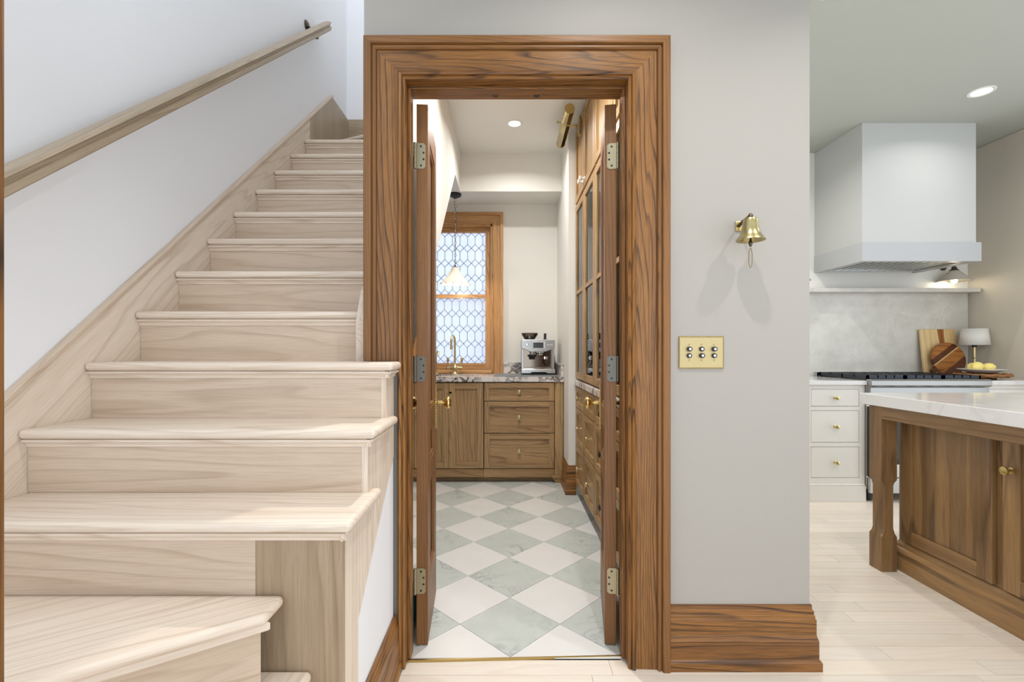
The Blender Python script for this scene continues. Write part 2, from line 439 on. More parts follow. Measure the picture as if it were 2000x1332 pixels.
CASL = [p for p in CAS if p[0] <= 0.030] + [(0.029, 0)]
obj('side_casing', seg_loft(CASL, lambda d, t: (DL-d, FY-t, 0.001), lambda d, t: (DL-d, FY-t, ZC)), wood('oak_dark', 'z'), casing)
jam = thing('trim_4', 'dark oak door jambs lining the pantry doorway', 'trim', ((DL+DR)/2, FY+0.06, 0), kind='structure')
obj('jamb', bx(DL-0.02, DL, FY, BY, 0.009, DTOP), wood('oak_dark', 'z'), jam)
obj('jamb', bx(DR, DR+0.02, FY, BY, 0.009, DTOP), wood('oak_dark', 'z'), jam)
obj('head_jamb', bx(DL-0.02, DR+0.02, FY, BY, DTOP, DTOP+0.02), wood('oak_dark', 'x'), jam)
obj('door_stop', bx(DL, DL+0.012, FY+0.03, FY+0.075, 0.009, DTOP-0.012), wood('oak_dark', 'z'), jam, bevel=0.002)
obj('door_stop', bx(DR-0.012, DR, FY+0.03, FY+0.075, 0.009, DTOP-0.012), wood('oak_dark', 'z'), jam, bevel=0.002)
obj('door_stop', bx(DL, DR, FY+0.03, FY+0.075, DTOP-0.012, DTOP), wood('oak_dark', 'x'), jam, bevel=0.002)
for x in (-0.045, 0.118):
    o = obj('catch_plate', B().lathe([(0.0, -0.002), (0.012, -0.002), (0.012, 0.0)], (x, BY-0.028, DTOP), n=12), BRONZE, jam)
BASE = [(0, 0), (0.030, 0), (0.030, 0.030), (0.027, 0.036), (0.022, 0.040), (0.022, 0.106), (0.020, 0.112), (0.016, 0.128), (0.016, 0.183),
        (0.013, 0.188), (0.013, 0.197), (0.010, 0.200), (0.010, 0.213), (0.006, 0.218), (0.005, 0.234), (0, 0.234)]
bb = thing('baseboard_front', 'stepped dark oak baseboard right of the pantry doorway', 'baseboard', (0.87, FY, 0), kind='structure')
xa = DR+0.1505
obj('board', seg_loft(BASE, lambda p, z: (xa, FY-p, z+0.001), lambda p, z: (WEND+p, FY-p, z+0.001)), wood('oak_dark', 'x'), bb)
obj('board_return', seg_loft(BASE, lambda p, z: (WEND+p, FY-p, z+0.001), lambda p, z: (WEND+p, 3.6, z+0.001)), wood('oak_dark', 'y'), bb)
SX = -0.415           # outer side plane of the lower stairs
bs = thing('baseboard_stair', 'short dark oak baseboard on white panel below the stairs', 'baseboard', (SX, 1.5, 0), kind='structure')
obj('board', seg_loft([(p*0.9, z*0.9) for p, z in BASE], lambda p, z: (SX+p, 1.315, z+0.001), lambda p, z: (SX+p, FY-0.026, z+0.001)), wood('oak_dark', 'y'), bs)
bp = thing('baseboard_pier', 'dark oak baseboard wrapping the pantry pier', 'baseboard', (0.504, 3.83, 0), kind='structure')
obj('board', seg_loft(BASE, lambda p, z: (0.504-p, 3.83-p, z+0.007), lambda p, z: (0.562, 3.83-p, z+0.007)), wood('oak_dark', 'x'), bp)
obj('board', seg_loft(BASE, lambda p, z: (0.504-p, 3.83-p, z+0.007), lambda p, z: (0.504-p, 4.16, z+0.007)), wood('oak_dark', 'y'), bp)
obj0 = thing('trim_5', 'blurred brown wooden door edge at the far left', 'trim', (-0.44, 0.31, 0), kind='structure')
obj('jamb', bx(-0.52, -0.398, 0.27, 0.352, 0.001, 2.98), wood('oak_dark', 'z'), obj0, bevel=0.004)
obj('edge_bead', bx(-0.398, -0.3845, 0.31, 0.36, 0.001, 2.98), wood('oak_dark', 'z'), obj0, bevel=0.003)

# ------------------------------------------------------------------ staircase
st = thing('staircase', 'pale oak staircase with rounded treads rising along the left wall', 'staircase', (-0.95, 1.15, 0))
OP = lambda a: wood('oak_pale', a)
TT = 0.028
RXR = -0.567          # right end of upper treads
NX = -0.386           # right edge of lower treads' return nosing
SXI = SX
def tread(poly, z, grain='x'):
    return obj('tread', B().prism(poly, z-TT, z, XY), OP(grain), st, bevel=0.0125, seg=4, smooth=True)
def cove(parent, x0, x1, yf, z):
    prof = [(0, 0), (-0.012, 0), (-0.012, -0.003), (-0.019, -0.003), (-0.019, -0.010), (-0.011, -0.013), (-0.006, -0.020), (-0.005, -0.026), (0, -0.026)]
    obj('cove_moulding', seg_loft(prof, lambda p, q: (x0, yf+p, z+q), lambda p, q: (x1, yf+p, z+q)), OP('x'), parent)
def step(k):
    yn, z = Y4+(k-4)*RUN, Z4+(k-4)*RISE
    yr = yn+0.032
    if k <= 4:
        if k < 4: poly = [(XL+0.001, yn), (NX, yn), (NX, yn+RUN+0.085), (SX-0.004, yn+RUN+0.085), (SX-0.004, yn+RUN+0.040), (XL+0.001, yn+RUN+0.040)]
        else: poly = [(XL+0.001, yn), (NX, yn), (NX, FY-0.038), (RXR, FY-0.038), (RXR, yn+RUN+0.040), (XL+0.001, yn+RUN+0.040)]
        xr = SX
    else:
        poly = [(XL+0.001, yn), (RXR, yn), (RXR, yn+RUN+0.040), (XL+0.001, yn+RUN+0.040)]; xr = RXR
    tr = tread(poly, z)
    cove(tr, XL+0.001, xr+(0.012 if k <= 4 else 0), yr, z-TT)
    if k <= 4:   # return cove on the open side
        prof = [(0, 0), (0.012, 0), (0.012, -0.003), (0.019, -0.003), (0.019, -0.010), (0.011, -0.013), (0.006, -0.020), (0.005, -0.026), (0, -0.026)]
        ye = yn+RUN+0.05 if k < 4 else FY-0.038
        obj('cove_moulding', seg_loft(prof, lambda p, q: (SX+p, yr-0.012, z-TT+q), lambda p, q: (SX+p, ye, z-TT+q)), OP('y'), tr)
    if k != 2:
        obj('riser', bx(XL+0.001, xr-(0.0185 if k <= 4 else 0), yr, yr+0.018, z-RISE, z-TT), wood('oak_shaded', 'x'), st)
    return yr
for k in range(2, 13): step(k)
# riser below the second visible tread, with the upright-grained panel beside it
y2r, z2 = Y4-2*RUN+0.032, Z4-2*RISE
obj('riser', bx(XL+0.001, -0.634, y2r, y2r+0.018, z2-RISE-0.02, z2-TT), wood('oak_shaded', 'x'), st)
obj('newel_panel', bx(-0.633, SX, y2r, y2r+0.02, 0.001, z2-TT), wood('oak_streak', 'z'), st)
# winders at the foot
z1 = z2-RISE
t1 = tread([(-0.560, 1.090), (-0.560, y2r-0.001), (XL+0.001, y2r-0.001), (XL+0.001, 0.49)], z1, 'x')
turn(t1, math.atan2(0.6, 0.87)); WA = math.atan2(0.6, 0.87)
dx, dy = -0.560-XL, 1.090-0.49; L = math.hypot(dx, dy); nx, ny = -dy/L, dx/L
pr = lambda s_, o_: (XL+0.001+dx/L*s_+nx*o_, 0.49+dy/L*s_+ny*o_)
e = L-0.008
turn(obj('riser', B().prism([pr(0.02, 0.035), pr(e, 0.035), pr(e, 0.053), pr(0.02, 0.053)], z1-RISE, z1-TT, XY), wood('oak_shaded', 'x'), st), WA)
turn(obj('cove_moulding', B().prism([pr(0.02, 0.018), pr(e+0.02, 0.018), pr(e, 0.035), pr(0.02, 0.035)], z1-TT-0.022, z1-TT, XY), OP('x'), st, bevel=0.004), WA)
z0 = z1-RISE
t0 = tread([(-0.490, 1.14), (-0.490, y2r-0.001), (-0.64, y2r-0.001), (-1.42, 0.62), (-1.42, 0.40), (-0.66, 0.40)], z0, 'y')
obj('riser', B().prism([(-0.52, 1.15), (-0.69, 0.44), (-0.71, 0.44), (-0.54, 1.15)], z0-RISE, z0-TT, XY), OP('y'), st)
obj('tread', bx(-0.80, -0.30, 0.42, y2r-0.002, z0-RISE-TT, z0-RISE), OP('y'), st, bevel=0.012, seg=3, smooth=True)
obj('riser', bx(-0.35, -0.332, 0.44, y2r-0.002, 0.001, z0-RISE-TT), OP('y'), st)
# top winder
zt = Z4+9*RISE
tread([(XL+0.001, 3.775), (RXR, 3.392), (RXR, 4.245), (XL+0.001, 4.245)], zt, 'x')
obj('riser', B().prism([(XL+0.001, 3.81), (RXR, 3.425), (RXR, 3.445), (XL+0.001, 3.83)], zt-RISE, zt-TT, XY), OP('x'), st)
# skirt boards
sk = lambda dz, y: nose_z(y)+dz
tilt(obj('skirt_board', B().prism([(0.62, sk(-0.30, 0.62)), (3.40, sk(-0.30, 3.40)), (3.40, sk(0.10, 3.40)), (0.62, sk(0.10, 0.62))], -1.4545, XL, YZ), wood('oak_pale', 'y'), st), PITCH)
obj('skirt_board', B().prism([(3.401, sk(-0.30, 3.40)), (4.249, sk(-0.30, 3.40)), (4.249, 3.255), (3.845, 3.255), (3.401, sk(0.10, 3.40))], -1.4545, XL, YZ), wood('oak_rail', 'z'), st)
tilt(obj('skirt_cap', B().prism([(0.62, sk(0.10, 0.62)), (3.845, sk(0.10, 3.845)+0.0), (3.845, sk(0.122, 3.845)), (0.62, sk(0.122, 0.62))], -1.4545, XL+0.006, YZ), wood('oak_shaded', 'y'), st, bevel=0.003), PITCH)
obj('end_skirt_board', bx(XL+0.001, SWX-0.002, 4.226, 4.249, zt+0.001, 3.262), wood('oak_rail', 'x'), st)
obj('skirt_board', B().prism([(FY+0.002, sk(-0.25, FY)), (3.9, sk(-0.25, 3.9)), (3.9, sk(0.05, 3.9)), (FY+0.06, sk(0.06, FY+0.06)), (FY+0.002, sk(0.0, FY))], RXR+0.001, SWX-0.001, YZ), wood('oak_pale', 'y'), st)
# outer stringer, following the pitch, and white panel below
def sb(y): return 0.435+RISE/RUN*(y-1.309)
yA, yE = y2r+0.0205, FY-0.038
poly = [(yA, 0.236), (1.309, 0.236), (1.309, 0.435), (yE, sb(yE)), (yE, Z4-TT), (Y4+0.032, Z4-TT), (Y4+0.032, Z4-RISE-TT), (Y4-RUN+0.032, Z4-RISE-TT), (Y4-RUN+0.032, z2-TT), (yA, z2-TT)]
obj('stringer', B().prism(poly, SX-0.018, SX, YZ), wood('oak_pale', 'z'), st)
obj('stringer_foot', bx(SX-0.018, SX, yA, 1.309, 0.001, 0.2355), wood('oak_pale', 'z'), st)
struct('wall_under_stair', B().prism([(1.3095, 0), (FY-0.038, 0), (FY-0.038, sb(FY-0.038)-0.002), (1.3095, 0.433)], SX-0.016, SX-0.002, YZ), PAINT_S, 'small white wall panel below the open side of the stairs')

# handrail
hr = thing('handrail', 'moulded oak handrail climbing the white stair wall', 'handrail', (-1.38, 1.2, 1.5))
HP = [(-0.034, -0.026), (-0.034, -0.006), (-0.024, 0.0), (-0.026, 0.014), (-0.034, 0.022), (-0.028, 0.034), (0.0, 0.040), (0.028, 0.034), (0.034, 0.022), (0.026, 0.014), (0.024, 0.0), (0.034, -0.006), (0.034, -0.026), (0.028, -0.034), (-0.028, -0.034)]
ya, yb = 0.95, 3.575
hz = lambda y: 1.664+0.873*(y-1.295)
tilt(obj('rail', seg_loft(HP, lambda p, q: (-1.372+p, ya, hz(ya)+q), lambda p, q: (-1.372+p, yb, hz(yb)+q)), wood('oak_rail', 'y'), hr, smooth=True), math.atan(0.873))
for yk in (3.40, 1.05):
    br = obj('bracket', B().lathe([(0.0, 0.016), (0.022, 0.016), (0.038, 0.005), (0.038, 0.0)], (-1.4548, yk, hz(yk)+0.035), (1, 0, 0), 18), BRONZE, hr, smooth=True)
    obj('bracket_arm', B().tube([(-1.452, yk, hz(yk)+0.035), (-1.425, yk, hz(yk)+0.02), (-1.41, yk, hz(yk)-0.05), (-1.372, yk, hz(yk)-0.055), (-1.372, yk, hz(yk)-0.035)], 0.008, 8), BRONZE, br, smooth=True)

# ------------------------------------------------------------------ French doors
def french_door(name, x, ang, sgn, label):
    d = thing(name, label, 'door', (x, 1.868, 0.010), kind='structure'); d.rotation_euler = (0, 0, math.radians(ang))
    T, W_, HT = 0.045, 0.408, 2.158
    def m(u, v, w_): return (sgn*u, v, w_)      # u: thickness towards the opening, v: along the door, w: height
    def part(n, u0, u1, v0, v1, w0, w1, mat, par=d, bev=0.0015): return obj(n, B().box(u0, u1, v0, v1, w0, w1, m), mat, par, bevel=bev, local=True)
    OD = lambda a: wood('oak_band', a)
    part('stile', 0, T, 0, 0.095, 0, HT, OD('z')); part('stile', 0, T, W_-0.095, W_, 0, HT, OD('z'))
    for w0, w1 in ((0, 0.24), (0.62, 0.71), (0.84, 0.93), (2.045, HT)): part('rail', 0, T, 0.0955, W_-0.0955, w0, w1, OD('y'))
    for w0, w1 in ((0.24, 0.62), (0.71, 0.84), (0.93, 2.045)):
        p = part('panel', 0.014, T-0.014, 0.0955, W_-0.0955, w0, w1, OD('z' if w1-w0 > 0.2 else 'y'), bev=0)
        for u0, u1 in ((0.004, 0.014), (T-0.014, T-0.004)):
            fr = B()
            for a in ((0.096, W_-0.096, w0, w0+0.016), (0.096, W_-0.096, w1-0.016, w1), (0.096, 0.112, w0, w1), (W_-0.112, W_-0.096, w0, w1)):
                fr.box(u0, u1, *a, m)
            obj('panel_moulding', fr, OD('z'), p, local=True, bevel=0.003)
    for i, zc in enumerate((0.256, 1.102, 1.950)):
        mt = NICKEL if i != 1 else plain('dark_nickel', (112, 108, 100), 0.36, 0.9)
        lp = [(0.0, -0.051), (0.028, -0.051), (0.036, -0.043), (0.036, 0.043), (0.028, 0.051), (0.0, 0.051)]
        h = obj('hinge', B().prism(lp, -0.003, 0.0005, lambda u, w_, v: m(u, v, w_+zc)), mt, d, local=True)
        kn = B()
        for q in range(5): kn.cyl(m(-0.006, -0.005, zc-0.051+q*0.0206), m(-0.006, -0.005, zc-0.051+q*0.0206+0.0198), 0.0062)
        kn.box(-0.010, -0.004, -0.003, 0.002, zc-0.05, zc+0.05, m)
        obj('knuckle', kn, mt, h, local=True, smooth=True)
        for uu, ww in ((0.018, 0.038), (0.028, 0.013), (0.028, -0.013), (0.018, -0.038)):
            obj('screw', B().lathe([(0.0, 0.001), (0.0040, 0.001), (0.0045, -0.0012)], m(uu, -0.003, zc+ww), (0, -1, 0), 10), BLACK, h, local=True)
    for side in (1, -1):
        u_ = T if side > 0 else 0.0
        bp_ = obj('backplate', B().box(u_ if side > 0 else -0.004, u_+0.004 if side > 0 else 0, W_-0.068, W_-0.022, 0.80, 1.01, m), BRASS, d, local=True, bevel=0.0015)
        bd = B()
        for q in range(22):
            for vv in (W_-0.068, W_-0.022): bd.sphere(m(u_+side*0.004, vv, 0.803+q*0.0097), 0.0034, n=6, m=4)
        obj('beading', bd, BRASS, bp_, local=True, smooth=True)
        kc = m(u_, W_-0.045, 0.925)
        ax = (sgn*side, 0, 0)
        obj('knob', B().lathe([(0.016, 0.003), (0.016, 0.008), (0.009, 0.012), (0.009, 0.034), (0.014, 0.040), (0.024, 0.048), (0.029, 0.058), (0.029, 0.064), (0.024, 0.072), (0.012, 0.077), (0, 0.078)], kc, ax, 20), BRASS, bp_, local=True, smooth=True)
    return d
french_door('door_1', -0.3605, 4.0, 1, 'left dark oak pantry door swung open with brass knob')
french_door('door_2', 0.4360, -9.0, -1, 'right dark oak pantry door swung open with brass knob')

# ------------------------------------------------------------------ window
win = thing('window_1', 'leaded glass sash window with honey oak casing over the pantry counter', 'window', ((WX0+WX1)/2, PBY, WZ0), kind='structure')
OH = lambda a: wood('oak_honey', a)
WC = [(0, 0), (0, 0.012), (0.010, 0.020), (0.016, 0.014), (0.080, 0.018), (0.084, 0.034), (0.112, 0.034), (0.112, 0)]
obj('side_casing', seg_loft(WC, lambda d, t: (WX1+d, PBY-t, CT+0.001), lambda d, t: (WX1+d, PBY-t, WZ1+d)), OH('z'), win)
obj('side_casing', seg_loft(WC, lambda d, t: (WX0-d, PBY-t, CT+0.001), lambda d, t: (WX0-d, PBY-t, WZ1+d)), OH('z'), win)
obj('head_casing', seg_loft(WC, lambda d, t: (WX0-d, PBY-t, WZ1+d), lambda d, t: (WX1+d, PBY-t, WZ1+d)), OH('x'), win)
obj('sill', bx(WX0+0.001, WX1-0.001, PBY-0.045, PBY+0.10, CT+0.002, WZ0), OH('x'), win, bevel=0.004)
jm = B(); jm.box(WX0, WX0+0.016, PBY, PBY+0.14, WZ0, WZ1); jm.box(WX1-0.016, WX1, PBY, PBY+0.14, WZ0, WZ1); jm.box(WX0, WX1, PBY, PBY+0.14, WZ1-0.02, WZ1)
obj('jamb_lining', jm, OH('z'), win)
def sash(z0, z1, yb_, bot, top):
    x0, x1, sw = WX0+0.017, WX1-0.017, 0.052
    s_ = B(); s_.box(x0+sw, x1-sw, yb_, yb_+0.035, z0, z0+bot); s_.box(x0+sw, x1-sw, yb_, yb_+0.035, z1-top, z1)
    so = obj('sash', s_, OH('x'), win)
    obj('stile', bx(x0, x0+sw, yb_, yb_+0.035, z0, z1), OH('z'), so); obj('stile', bx(x1-sw, x1, yb_, yb_+0.035, z0, z1), OH('z'), so)
    gx0, gx1, gz0, gz1 = x0+sw, x1-sw, z0+bot, z1-top
    px_, rz, hh = 0.077, 0.153, 0.0385
    lines = set()
    def addp(poly):
        for i in range(len(poly)):
            a, c = poly[i], poly[(i+1) % len(poly)]
            k = tuple(sorted(((round(a[0], 4), round(a[1], 4)), (round(c[0], 4), round(c[1], 4)))))
            lines.add(k)
    def pane(poly):
        p = clip(poly, gx0-0.004, gx1+0.004, gz0-0.004, gz1+0.004)
        if len(p) < 3: return
        addp(p)
        obj('pane', B().prism(p, yb_+0.016, yb_+0.019, XZ), GLASSF, so)
    nx_ = int((gx1-gx0)/px_)+2; nz_ = int((gz1-gz0)/rz)+2
    for i in range(-1, nx_):
        for j in range(-1, nz_):
            xl_ = gx1-0.03-px_*(i+1); zm = gz1-0.04-rz*j-0.0385      # hexagon centre row
            xc = xl_+px_/2
            pane([(xl_, zm-0.038), (xc, zm-0.0765), (xl_+px_, zm-0.038), (xl_+px_, zm+0.038), (xc, zm+0.0765), (xl_, zm+0.038)])
            pane([(xl_, zm-0.115), (xl_+px_/2, zm-0.0765), (xl_, zm-0.038), (xl_-px_/2, zm-0.0765)])
    lb = B()
    for a, c in lines:
        ddx, ddz = c[0]-a[0], c[1]-a[1]; LL = math.hypot(ddx, ddz)
        if LL < 1e-4: continue
        ox, oz = -ddz/LL*0.0016, ddx/LL*0.0016
        lb.prism([(a[0]-ox, a[1]-oz), (c[0]-ox, c[1]-oz), (c[0]+ox, c[1]+oz), (a[0]+ox, a[1]+oz)], yb_+0.0135, yb_+0.0215, XZ)
    obj('lead_came', lb, LEAD, so)
    obj('came_solder', bx(gx0-0.003, gx1+0.003, yb_+0.014, yb_+0.021, gz0-0.003, gz0+0.001), LEAD, so)
sash(1.705, WZ1-0.021, PBY+0.06, 0.035, 0.050)
sash(WZ0+0.001, 1.742, PBY+0.022, 0.062, 0.036)

# ------------------------------------------------------------------ cabinet helpers
def front(parent, name, face, u0, u1, v0, v1, w_, kind, fw=0.055, panel_axis=None, knob=None, knob_mat=BRASS_S, glass=False, mid=None, boards=0):
    """Framed door or drawer front. face: function (u, v, depth outwards) -> world point; w_ = plane of the carcass face."""
    ua = {'-y': 'x', '-x': 'y'}[face]
    if face == '-y': fn = lambda u, v, d: (u, w_-d, v)
    else: fn = lambda u, v, d: (w_-d, u, v)
    T = 0.022
    def bxx(u0_, u1_, v0_, v1_, d0, d1): return B().box(u0_, u1_, v0_, v1_, d0, d1, fn)
    g = glass
    body = obj(name, bxx(u0+fw-0.004, u1-fw+0.004, v0+fw-0.004, v1-fw+0.004, 0.009 if g else 0.001, 0.012 if (g or boards) else 0.008), GLASSC if g else wood(kind, panel_axis or ('z' if v1-v0 > (u1-u0)*1.0 else ua)), parent)
    obj('stile', bxx(u0, u0+fw, v0, v1, 0.001, T), wood(kind, 'z'), body, bevel=0.0012)
    obj('stile', bxx(u1-fw, u1, v0, v1, 0.001, T), wood(kind, 'z'), body, bevel=0.0012)
    obj('rail', bxx(u0+fw, u1-fw, v0, v0+fw, 0.001, T), wood(kind, ua), body, bevel=0.0012)
    obj('rail', bxx(u0+fw, u1-fw, v1-fw, v1, 0.001, T), wood(kind, ua), body, bevel=0.0012)
    if mid: obj('glazing_bar', bxx(u0+fw, u1-fw, mid-0.014, mid+0.014, 0.001, T), wood(kind, ua), body, bevel=0.0012)
    if boards:
        a0, a1 = u0+fw-0.004, u1-fw+0.004; cuts = [a0+(a1-a0)*(i+(0 if i in (0, boards) else random.uniform(-0.25, 0.25)))/boards for i in range(boards+1)]
        for i in range(boards): obj('board', bxx(cuts[i]+0.0002, cuts[i+1]-0.0002, v0+fw-0.004, v1-fw+0.004, 0.012, 0.0135), wood(kind, 'z'), body)
    if knob:
        ku, kv = knob; c = fn(ku, kv, T if not (u0+fw < ku < u1-fw and v0+fw < kv < v1-fw) else 0.008)
        ax = (0, -1, 0) if face == '-y' else (-1, 0, 0)
        obj('knob', B().lathe([(0.014, 0), (0.014, 0.003), (0.006, 0.006), (0.006, 0.02), (0.012, 0.024), (0.018, 0.031), (0.0175, 0.037), (0.010, 0.041), (0, 0.042)], c, ax, 16), knob_mat, body, smooth=True)
    return body
OB = 'oak_brown'
# pantry sink cabinet (doors) and drawer cabinet under the window counter
PFY = 4.17
sc = thing('sink_cabinet', 'brown oak sink cabinet with plain framed doors under the window', 'cabinet', (-0.5, 4.4, 0.0075))
obj('body', bx(-1.42, -0.2065, PFY, 4.69, 0.12, 0.735), GAP_SHADE, sc); obj('face_frame', bx(-1.42, -0.2065, PFY, PFY+0.02, 0.7355, 0.90), GAP_SHADE, sc)
obj('base_rail', bx(-1.42, -0.2065, PFY-0.012, PFY+0.02, 0.055, 0.128), wood(OB, 'x'), sc, bevel=0.002)
obj('toe_kick', bx(-1.42, -0.2065, PFY+0.05, PFY+0.07, 0.0075, 0.12), wood(OB, 'x'), sc)
front(sc, 'door', '-y', -0.818, -0.5155, 0.135, 0.893, PFY, OB)
dd = front(sc, 'door', '-y', -0.5125, -0.2085, 0.135, 0.893, PFY, OB)
lt = B(); lt.box(-0.536, -0.484, PFY-0.026, PFY-0.020, 0.798, 0.812); lt.box(-0.512, -0.490, PFY-0.026, PFY-0.020, 0.765, 0.812); lt.sphere((-0.501, PFY-0.038, 0.786), 0.009); lt.cyl((-0.501, PFY-0.036, 0.786), (-0.501, PFY-0.024, 0.786), 0.005)
obj('latch', lt, BRASS, dd, smooth=True)
front(sc, 'door', '-y', -1.36, -0.821, 0.135, 0.893, PFY, OB)
dc = thing('drawer_cabinet', 'brown oak cabinet of three wide drawers below the coffee machine', 'cabinet', (0.15, 4.4, 0.0075))
obj('body', bx(-0.205, 0.4245, PFY, 4.69, 0.12, 0.90), GAP_SHADE, dc)
obj('end_panel', bx(0.4255, 0.497, PFY-0.018, 4.69, 0.075, 0.90), wood(OB, 'z'), dc)
obj('base_rail', bx(-0.205, 0.4245, PFY-0.012, PFY+0.02, 0.055, 0.128), wood(OB, 'x'), dc, bevel=0.002)
obj('bracket_foot', B().prism([(0.40, 0.055), (0.43, 0.0075), (0.497, 0.0075), (0.497, 0.074), (0.40, 0.074)], PFY-0.022, PFY+0.0, XZ), wood(OB, 'x'), dc)
obj('toe_kick', bx(-0.205, 0.497, PFY+0.05, PFY+0.07, 0.0075, 0.07), wood(OB, 'x'), dc)
for v0, v1 in ((0.732, 0.893), (0.448, 0.726), (0.135, 0.442)):
    front(dc, 'drawer', '-y', -0.2005, 0.4195, v0, v1, PFY, OB, knob=(0.1095, (v0+v1)/2 if v1-v0 < 0.2 else (v0+v1)/2+0.003), fw=0.046)
ct = thing('countertop', 'veined purple and cream marble counter below the pantry window', 'countertop', (-0.45, 4.4, 0.90))
# slab built around the sink bowl opening
b = B(); SK = (-0.80, -0.36, 4.27, 4.52)
b.box(-1.45, SK[0], PFY-0.035, 4.695, 0.902, CT); b.box(SK[1], 0.500, PFY-0.035, 4.695, 0.902, CT)
b.box(SK[0], SK[1], PFY-0.035, SK[2], 0.902, CT); b.box(SK[0], SK[1], SK[3], 4.695, 0.902, CT)
obj('slab', b, VIOLA, ct)
obj('upstand', bx(WX1+0.114, 0.500, 4.672, 4.698, CT, CT+0.115), VIOLA, ct, bevel=0.001)
obj('side_upstand', bx(0.478, 0.5025, PFY-0.02, 4.671, CT, CT+0.105), VIOLA, ct, bevel=0.001)
mtt = thing('drying_mat', 'ribbed grey drying mat lying beside the coffee machine', 'mat', (0.16, 4.36, CT))
obj('pad', bx(-0.12, 0.455, 4.20, 4.62, CT+0.0005, CT+0.006), plain('grey_silicone', (128, 134, 136), 0.5), mtt, bevel=0.002)
rb = B()
for i in range(26): rb.box(-0.11+i*0.0215, -0.101+i*0.0215, 4.21, 4.61, CT+0.006, CT+0.009)
tag(obj('ribs', rb, plain('grey_silicone', (128, 134, 136), 0.5), mtt), kind='stuff')
fx, fyy = -0.508, 4.575
fa = thing('faucet', 'brass gooseneck mixer tap with two levers by the window', 'faucet', (fx, fyy, CT))
obj('body', B().lathe([(0.034, 0), (0.034, 0.006), (0.026, 0.012), (0.020, 0.03), (0.022, 0.055), (0.028, 0.065), (0.024, 0.078), (0.014, 0.088), (0.011, 0.11)], (fx, fyy, CT), n=20), BRASS_S, fa, smooth=True)
gp = [(fx, fyy, CT+0.10), (fx, fyy, CT+0.32)] + [(fx-0.012*(1-math.cos(a))*0.9, fyy-0.055*(1-math.cos(a)), CT+0.32+0.055*math.sin(a)) for a in [PI*i/10 for i in range(1, 11)]] + [(fx-0.0216, fyy-0.11, CT+0.265)]
gs = obj('spout', B().tube(gp, 0.0105, 10), BRASS_S, fa, smooth=True)
obj('aerator', B().cyl((fx-0.0216, fyy-0.11, CT+0.243), (fx-0.0216, fyy-0.11, CT+0.27), 0.0135), BRASS_S, gs, smooth=True)
for s_ in (-1, 1):
    ar = obj('arm', B().tube([(fx, fyy, CT+0.068), (fx+s_*0.04, fyy, CT+0.066), (fx+s_*0.072, fyy, CT+0.062)], [0.014, 0.010, 0.012], 10), BRASS_S, fa, smooth=True)
    obj('lever', B().lathe([(0.010, 0), (0.007, 0.03), (0.008, 0.06), (0.0125, 0.066), (0.0125, 0.098), (0.008, 0.104), (0, 0.105)], (fx+s_*0.068, fyy, CT+0.062), n=14), BRASS_S, ar, smooth=True)
f2 = thing('water_spout', 'small brass filtered water tap left of the gooseneck mixer', 'faucet', (-0.69, 4.57, CT))
obj('body', B().lathe([(0.022, 0), (0.022, 0.005), (0.012, 0.012), (0.009, 0.03)], (-0.69, 4.57, CT), n=16), BRASS_S, f2, smooth=True)
obj('spout', B().tube([(-0.69, 4.57, CT+0.02), (-0.69, 4.57, CT+0.18), (-0.675, 4.545, CT+0.225), (-0.66, 4.52, CT+0.225), (-0.655, 4.50, CT+0.18)], 0.007, 8), BRASS_S, f2, smooth=True)
sk_ = thing('sink', 'undermount metal sink set into the pantry counter', 'sink', (-0.58, 4.4, 0.75))
b = B(); b.box(SK[0]-0.01, SK[0], SK[2]-0.01, SK[3]+0.01, 0.75, 0.9015); b.box(SK[1], SK[1]+0.01, SK[2]-0.01, SK[3]+0.01, 0.75, 0.9015)
b.box(SK[0], SK[1], SK[2]-0.01, SK[2], 0.75, 0.9015); b.box(SK[0], SK[1], SK[3], SK[3]+0.01, 0.75, 0.9015); b.box(SK[0]-0.01, SK[1]+0.01, SK[2]-0.01, SK[3]+0.01, 0.74, 0.75)
obj('bowl', b, BRASS_S, sk_)

# coffee machine
cm = thing('coffee_machine', 'stainless steel espresso machine with bean hopper on the pantry counter', 'coffee machine', (0.29, 4.48, CT+0.009))
z = CT+0.0095; mx0, mx1 = 0.134, 0.446; ym = 4.40
obj('base', B().prism([(mx0, z+0.012), (mx0+0.085, z+0.012), (mx0+0.095, z+0.022), (mx1-0.085, z+0.022), (mx1-0.075, z+0.012), (mx1, z+0.012), (mx1, z+0.05), (mx0, z+0.05)], ym-0.075, ym+0.22, XZ), STEEL, cm, bevel=0.003)
obj('foot_plinth', bx(mx0+0.01, mx1-0.01, ym-0.06, ym+0.21, z, z+0.0125), BLACK, cm)
tr_ = obj('drip_tray', bx(mx0+0.02, mx1-0.02, ym-0.07, ym+0.03, z+0.0505, z+0.062), CHROME, cm, bevel=0.003)
gr = B()
for i in range(12): gr.box(mx0+0.04+i*0.02, mx0+0.048+i*0.02, ym-0.06, ym+0.02, z+0.062, z+0.0645)
obj('tray_slots', gr, STEEL, tr_)
obj('back_panel', bx(mx0+0.012, mx1-0.012, ym+0.035, ym+0.22, z+0.05, z+0.24), plain('chrome_brown_reflection', (150, 138, 126), 0.1, 1.0), cm)  # dark brown reflections put into the chrome's base colour
for x in (mx0+0.003, mx1-0.025): obj('side_pillar', bx(x, x+0.022, ym-0.01, ym+0.22, z+0.05, z+0.24), STEEL, cm, bevel=0.003)
